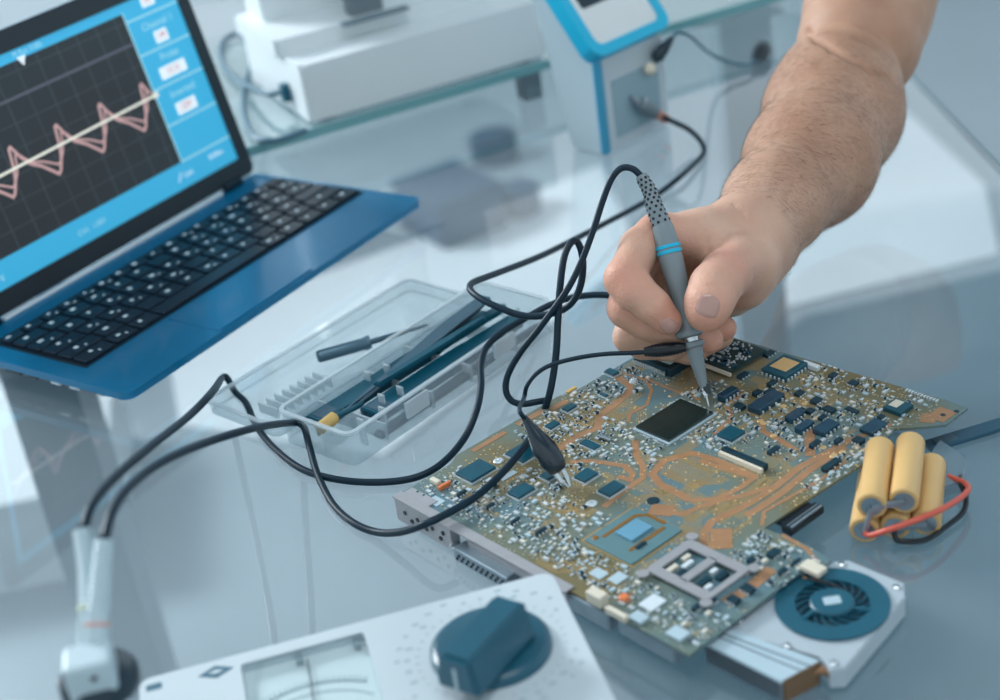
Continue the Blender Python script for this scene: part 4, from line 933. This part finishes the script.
# far clips
def clip(name, label, a, b, r, par_pts, m_boot, extra=None):
    t = thing(name, label, 'clip', a); d = (b - a).normalized(); L = (b - a).length
    m = MB(); m.lathe([(0, r * .6), (L * .15, r), (L * .5, r * .95), (L, r * .4)], a, d, 14); m.build('boot', m_boot, t, True, smooth=50)
    if par_pts: m = MB(); m.tube(smooth_path(par_pts), 1.7, 10); m.build('lead', M['cable_far'], t, True, smooth=60)
    return t
def on_console(px, py, off):
    """point of the ray lying off mm in front of the console's front face"""
    nrm = Vector((math.sin(da), -math.cos(da), 0)); d = FW + RT * ((px - 500) / F) + UP * ((350 - py) / F)
    return EYE + d * (((Vector((dv0.x, dv0.y, 0)) + nrm * off) - EYE).dot(nrm) / d.dot(nrm))
a, b = on_console(655, 60, 7), on_console(672, 38, 9)
t = clip('test_clip', 'dark test clip with cream tip hooked on the front of the cyan-rimmed instrument', a, b, 6, [b - (b - a) * .08, on_console(678, 33, 10), on_console(690, 36, 6), at(708, 52, 30), at(728, 62, 14), at(745, 65, 9), at(756, 60, 8)], M['fan_dark'])
m = MB(); m.ball(on_console(650, 69, 6), 6, 12); m.build('cream_tip', M['cream'], t, True)
a_, b_ = at(753, 62, 7), at(768, 44, 9); m = MB(); m.lathe([(0, 2.5), (7, 4), (20, 8.5), (34, 9), (40, 6)], a_, (b_ - a_), 14); m.build('end_boot', M['rubber'], t, True, smooth=50)
a, b = on_console(640, 104, 8), on_console(664, 118, 12); t = clip('test_clip', 'grey spring clip with orange bands at the end of the looping cable', a, b, 6.5, None, M['inst_grey'])
for k in (.62, .95):
    c = a.lerp(b, k); m = MB(); m.tube([c, c + (b - a).normalized() * 5], 6.2 - 2 * k, 12); m.build('orange_band', M['orange'], t, True)
m = MB(); m.tube([a, on_console(632, 97, 3)], 2.2, 8).ball(on_console(646, 101, 10), 4, 10); m.build('jaw', M['steel_d'], t, True)

# ------------------------------------------------------------------ the hand and forearm
def hand_sdf():
    prims = []
    def P(*q): v = air(q[0], q[1], q[2]); return np.array((v.x, v.y, v.z), np.float32)
    return P
_P = hand_sdf()
CH = [  # chains of (px, py, depth, radius) with a blend width inside the chain and towards the rest
 ('arm', 16, 0, [(752, 231, 1052, 25.5), (774, 205, 1085, 32.5), (810, 162, 1145, 45), (833, 113, 1208, 50), (838, 91, 1230, 49.5)]),
 ('upper', 10, 4, [(859, 44, 1264, 49), (868, 10, 1282, 49.5), (886, -50, 1300, 54), (905, -140, 1310, 62)]),
 ('palm1', 8, 14, [(750, 228, 1056, 23), (700, 240, 1034, 19), (657, 236, 1018, 13)]),
 ('palm2', 8, 12, [(756, 240, 1066, 24), (715, 256, 1058, 22), (672, 250, 1046, 14)]),
 ('palm3', 8, 12, [(760, 252, 1072, 22), (728, 285, 1066, 20), (690, 280, 1072, 14)]),
 ('thenar', 8, 10, [(757, 245, 1050, 20), (745, 268, 1030, 20), (734, 270, 1014, 16)]),
 ('heel', 8, 10, [(757, 262, 1052, 19), (742, 284, 1040, 17)]),
 ('thumb', 5, 6, [(738, 262, 1016, 16.5), (724, 276, 990, 15.2), (715, 287, 977, 15.2), (709, 302, 969, 14.2), (706, 312, 967, 12.2)]),
 ('index', 4.5, 4, [(657, 234, 1019, 14), (640, 248, 1006, 12.6), (625, 279, 988, 12.6), (635, 291, 984, 12), (653, 306, 983, 10.6), (668, 321, 984, 9)]),
 ('middle', 4.5, 2.2, [(664, 243, 1042, 13), (634, 268, 1020, 12), (628, 308, 1001, 12.6), (646, 320, 1003, 11.4), (668, 330, 1005, 10.2), (710, 340, 1006, 8.6)]),
 ('ring', 4.5, 2.2, [(680, 254, 1066, 13), (640, 300, 1034, 11.5), (629, 337, 1017, 9.8), (670, 345, 1018, 9.6), (724, 328, 1020, 8.4)]),
 ('pinky', 4.5, 2.2, [(700, 268, 1085, 12), (655, 318, 1060, 10.5), (642, 344, 1040, 9.5), (690, 350, 1040, 9), (722, 336, 1042, 8)]),
 ('web', 8, 9, [(668, 236, 1022, 10), (700, 240, 1026, 11), (730, 258, 1020, 11)]),
]
CREASE = []
GROOVES = [  # skin folds: photograph polyline on the near skin, radius, blend
 ([(806, 33), (818, 40), (834, 50), (852, 60), (872, 71), (890, 80)], 2.2, 5),
 ([(716, 226), (717, 236), (720, 246)], .8, 3), ([(706, 230), (706, 240), (708, 250)], .6, 3), ([(726, 232), (728, 242)], .6, 3),
 ([(694, 284), (703, 287), (714, 286), (726, 284)], .3, 2),
 ([(652, 306), (656, 300), (660, 296)], .45, 2), ([(646, 309), (650, 305)], .45, 2),
 ([(733, 204), (742, 212), (750, 224)], .8, 4), ([(628, 312), (634, 309)], .4, 2),
]
def rcone(p, a, b, ra, rb):
    ba = b - a; l2 = float(ba @ ba); rr = ra - rb; a2 = l2 - rr * rr; il2 = 1 / l2
    pa = p - a; y = pa @ ba; z = y - l2; t = pa * l2 - y[..., None] * ba; x2 = np.einsum('...i,...i->...', t, t)
    y2 = y * y * l2; z2 = z * z * l2; k = np.sign(rr) * rr * rr * x2
    d = (np.sqrt(x2 * a2 * il2) + y * rr) * il2 - ra
    d = np.where(np.sign(z) * a2 * z2 > k, np.sqrt(x2 + z2) * il2 - rb, d)
    return np.where(np.sign(y) * a2 * y2 < k, np.sqrt(x2 + y2) * il2 - ra, d)
def smin(a, b, k):
    h = np.maximum(k - np.abs(a - b), 0) / k; return np.minimum(a, b) - h * h * k * .25
def sdf(p):
    d = None
    for nm, ki, ko, c in CH:
        f = None
        for q, s_ in zip(c, c[1:]):
            e = rcone(p, _P(*q), _P(*s_), q[3], s_[3]); f = e if f is None else smin(f, e, ki)
        d = f if d is None else smin(d, f, ko)
    for c, r_, k in CREASE:
        for q, s_ in zip(c, c[1:]):
            e = rcone(p, q, s_, r_, r_ * .98); d = -smin(-d, e, k)
    return d
def surface_nets(lo, hi, h):
    n = np.ceil((hi - lo) / h).astype(int) + 1
    ax_ = [lo[i] + h * np.arange(n[i], dtype=np.float32) for i in range(3)]
    val = np.empty(n, np.float32)
    for i0 in range(0, n[0], 12):
        g = np.stack(np.meshgrid(ax_[0][i0:i0 + 12], ax_[1], ax_[2], indexing='ij'), -1).astype(np.float32); val[i0:i0 + 12] = sdf(g)
    s_ = val < 0; c = [s_[i:n[0] - 1 + i, j:n[1] - 1 + j, k:n[2] - 1 + k] for i in (0, 1) for j in (0, 1) for k in (0, 1)]
    tot = sum(x.astype(np.int8) for x in c); act = (tot > 0) & (tot < 8); idx = -np.ones(act.shape, np.int64); idx[act] = np.arange(act.sum())
    I = np.argwhere(act); acc = np.zeros((len(I), 3)); cnt = np.zeros(len(I))
    cor = np.array([(i, j, k) for i in (0, 1) for j in (0, 1) for k in (0, 1)])
    for a in range(8):
        for b in range(a + 1, 8):
            if np.abs(cor[a] - cor[b]).sum() != 1: continue
            A = I + cor[a]; B = I + cor[b]; va = val[tuple(A.T)]; vb = val[tuple(B.T)]; m_ = (va < 0) != (vb < 0); t = np.where(m_, va / np.where(m_, va - vb, 1), 0)
            acc += m_[:, None] * (A + (B - A) * t[:, None]); cnt += m_
    V = lo + (acc / cnt[:, None]) * h; Fc = []
    for a in range(3):
        b, c_ = (a + 1) % 3, (a + 2) % 3
        sl0 = [slice(None)] * 3; sl1 = [slice(None)] * 3; sl0[a] = slice(0, -1); sl1[a] = slice(1, None)
        x = s_[tuple(sl0)] != s_[tuple(sl1)]; E_ = np.argwhere(x); ok = (E_[:, b] > 0) & (E_[:, c_] > 0) & (E_[:, b] < n[b] - 1) & (E_[:, c_] < n[c_] - 1); E_ = E_[ok]
        eb = np.eye(3, dtype=int)[b]; ec = np.eye(3, dtype=int)[c_]
        q = np.stack([idx[tuple((E_ - d).T)] for d in (0 * eb, eb, eb + ec, ec)], 1); flip = ~s_[tuple(E_.T)]; q[flip] = q[flip][:, ::-1]; Fc.append(q)
    return V, np.concatenate(Fc)
def to_skin(p, d, lim=60):
    """march from p along d to the skin"""
    p = p.copy()
    for _ in range(60):
        s_ = float(sdf(p[None])[0])
        if abs(s_) < .02: break
        p = p + d * s_
    return p
def skin_at(px, py, D=900):
    e = np.array((0, 0, HC), np.float32); c = _P(px, py, D); d = (c - e) / np.linalg.norm(c - e); return to_skin(c, d)
_new = []
for g_, r_, k_ in GROOVES:
    _new.append(([skin_at(*q) for q in g_], r_, k_))
CREASE = _new
_pts = np.array([_P(*q[:3]) for c in CH for q in c[3] if q[1] > -60]); _lo = _pts.min(0) - 40; _hi = _pts.max(0) + 60; _lo[2] = max(_lo[2], 8)
Vh, Fh = surface_nets(_lo.astype(np.float32), _hi.astype(np.float32), 1.6)
skin = mat('skin', rgb(206, 164, 142), .52, 0, .32, sss=.12)
def skin_nodes(m):
    n = m.node_tree.nodes; l = m.node_tree.links; b = n['Principled BSDF']; tc = n.new('ShaderNodeTexCoord')
    t = n.new('ShaderNodeTexNoise'); t.inputs['Scale'].default_value = 28; t.inputs['Detail'].default_value = 6; l.new(tc.outputs['Object'], t.inputs['Vector'])
    r = n.new('ShaderNodeValToRGB'); e = r.color_ramp.elements; e[0].position = .3; e[0].color = (*rgb(202, 158, 136), 1); e[1].position = .7; e[1].color = (*rgb(218, 180, 158), 1)
    l.new(t.outputs['Fac'], r.inputs[0]); at_ = n.new('ShaderNodeAttribute'); at_.attribute_name = 'flush'; mx = n.new('ShaderNodeMix'); mx.data_type = 'RGBA'; sc_ = n.new('ShaderNodeMath'); sc_.operation = 'MULTIPLY'; sc_.inputs[1].default_value = .6
    tn_ = n.new('ShaderNodeAttribute'); tn_.attribute_name = 'tan'; ty = n.new('ShaderNodeMix'); ty.data_type = 'RGBA'; ty.blend_type = 'MULTIPLY'
    l.new(tn_.outputs['Fac'], ty.inputs[0]); l.new(r.outputs[0], ty.inputs[6]); ty.inputs[7].default_value = (.72, .66, .60, 1)
    l.new(at_.outputs['Fac'], sc_.inputs[0]); l.new(sc_.outputs[0], mx.inputs[0]); l.new(ty.outputs[2], mx.inputs[6]); mx.inputs[7].default_value = (*rgb(214, 146, 126), 1); l.new(mx.outputs[2], b.inputs['Base Color'])
    v = n.new('ShaderNodeTexVoronoi'); v.inputs['Scale'].default_value = 620; l.new(tc.outputs['Object'], v.inputs['Vector'])
    t2 = n.new('ShaderNodeTexNoise'); t2.inputs['Scale'].default_value = 170; t2.inputs['Detail'].default_value = 5; l.new(tc.outputs['Object'], t2.inputs['Vector'])
    a = n.new('ShaderNodeMath'); a.operation = 'ADD'; l.new(v.outputs['Distance'], a.inputs[0]); l.new(t2.outputs['Fac'], a.inputs[1])
    k = n.new('ShaderNodeBump'); k.inputs['Strength'].default_value = .26; k.inputs['Distance'].default_value = .0009; l.new(a.outputs[0], k.inputs['Height']); l.new(k.outputs[0], b.inputs['Normal'])
skin_nodes(skin)
_o = _P(752, 226, 1052)
_fl = np.zeros(len(Vh))
for px_, py_, D_, s_ in ((671, 324, 978, 13), (706, 314, 962, 15), (624, 281, 976, 14), (712, 341, 1000, 12), (630, 306, 992, 14), (656, 226, 1010, 14), (726, 330, 1014, 12), (726, 268, 984, 15)):
    _fl = np.maximum(_fl, np.exp(-((Vh - _P(px_, py_, D_)) ** 2).sum(1) / (2 * s_ * s_)))
me = bpy.data.meshes.new('person'); me.from_pydata(((Vh - _o) / 1000).tolist(), [], Fh.tolist()); me.materials.append(skin)
me.polygons.foreach_set('use_smooth', [True] * len(me.polygons)); me.attributes.new('flush', 'FLOAT', 'POINT').data.foreach_set('value', _fl.astype(np.float32)); _tn = np.clip((((Vh - _P(748, 232, 1050)) @ (_P(850, 88, 1235) - _P(748, 232, 1050))) / ((_P(850, 88, 1235) - _P(748, 232, 1050)) ** 2).sum() + .12) / .35, 0, 1)
me.attributes.new('tan', 'FLOAT', 'POINT').data.foreach_set('value', _tn.astype(np.float32)); me.update()
hand = bpy.data.objects.new('person', me); COL.objects.link(hand); hand.location = (_o[0] / 1000, _o[1] / 1000, (_o[2] + TZ) / 1000); XF['person'] = Matrix.Translation(Vector(_o.tolist())).inverted()
tag(hand, "person's bare hairy forearm and hand holding the grey probe like a pen", 'person')
sm = hand.modifiers.new('smooth', 'SMOOTH'); sm.factor = .5; sm.iterations = 4
def grad(p):
    e = .4; return np.array([sdf(p + np.eye(3, dtype=np.float32)[i] * e) - sdf(p - np.eye(3, dtype=np.float32)[i] * e) for i in range(3)])
def nail(px, py, D, dirpx, L, Wd):
    e = np.array((0, 0, HC), np.float32); c = _P(px, py, D - 60); d = (c - e) / np.linalg.norm(c - e); c = to_skin(c, d)
    nr = grad(c[None].astype(np.float32))[:, 0]; nr /= np.linalg.norm(nr)
    al = _P(px + dirpx[0], py + dirpx[1], D) - _P(px, py, D); al -= nr * (al @ nr); al /= np.linalg.norm(al); sd_ = np.cross(nr, al)
    N = 11; vs = []; 
    for i in range(N):
        for j in range(N):
            u_ = 2 * i / (N - 1) - 1; v_ = 2 * j / (N - 1) - 1; w_ = Wd / 2 * (1 - .3 * max(0, -u_) ** 2 - .12 * max(0, u_) ** 3)
            q = c + al * (u_ * L / 2 * (1 - .22 * v_ * v_)) + sd_ * v_ * w_ + nr * 6
            q = to_skin(q.astype(np.float32), -nr.astype(np.float32)); edge = max(abs(u_), abs(v_)) > .99
            vs.append(Vector((q + nr * (-.3 if edge else .35)).tolist()))
    m = MB(); m._add(vs, [(i * N + j, i * N + j + 1, (i + 1) * N + j + 1, (i + 1) * N + j) for i in range(N - 1) for j in range(N - 1)]); return m.build('fingernail', M['nail'], hand, True, smooth=180)
nail(708, 306, 960, (-3, 9), 14.5, 15.5); nail(669, 327, 975, (8, 7), 13, 10.5)
# hair on the forearm
rh = np.random.default_rng(3); nv = len(Vh); vn = np.empty(nv * 3); me.vertex_normals.foreach_get('vector', vn); vn = vn.reshape(-1, 3)
W0, E0 = _P(748, 232, 1050), _P(850, 88, 1235); adir = (E0 - W0) / np.linalg.norm(E0 - W0); tt = (Vh - W0) @ adir / np.linalg.norm(E0 - W0)
cand = np.where((tt > .02) & (tt < .95) & ((vn @ np.array(FW)) < .35))[0]; pick = rh.choice(cand, 8000)
hb = MB(); verts = []; faces = []
cr_ = np.cross(adir, np.array(FW)); cr_ /= np.linalg.norm(cr_)
for i in pick:
    p = Vh[i] + rh.normal(0, .5, 3); n_ = vn[i]; g = -adir * .6 + cr_ * .75 + rh.normal(0, .28, 3); g -= n_ * (g @ n_); g /= np.linalg.norm(g); L = rh.uniform(3.5, 8.5)
    q = [p - n_ * .3, p + n_ * .7 + g * L * .4, p + n_ * .9 + g * L * .75, p + n_ * .5 + g * L]; s_ = np.cross(n_, g) * .042; b0 = len(verts)
    for k, c in enumerate(q):
        w_ = (1, .9, .6, .15)[k]; verts += [c + s_ * w_, c - s_ * w_, c + n_ * .06 * w_]
    for k in range(3):
        for j in range(3): a_, b_ = b0 + 3 * k + j, b0 + 3 * k + (j + 1) % 3; faces.append((a_, b_, b_ + 3, a_ + 3))
hm = bpy.data.meshes.new('arm_hair'); hm.from_pydata(((np.array(verts) - _o) / 1000).tolist(), [], faces); hm.materials.append(M['hair']); ho = bpy.data.objects.new('arm_hair', hm); COL.objects.link(ho); ho.parent = hand; ho['kind'] = 'stuff'
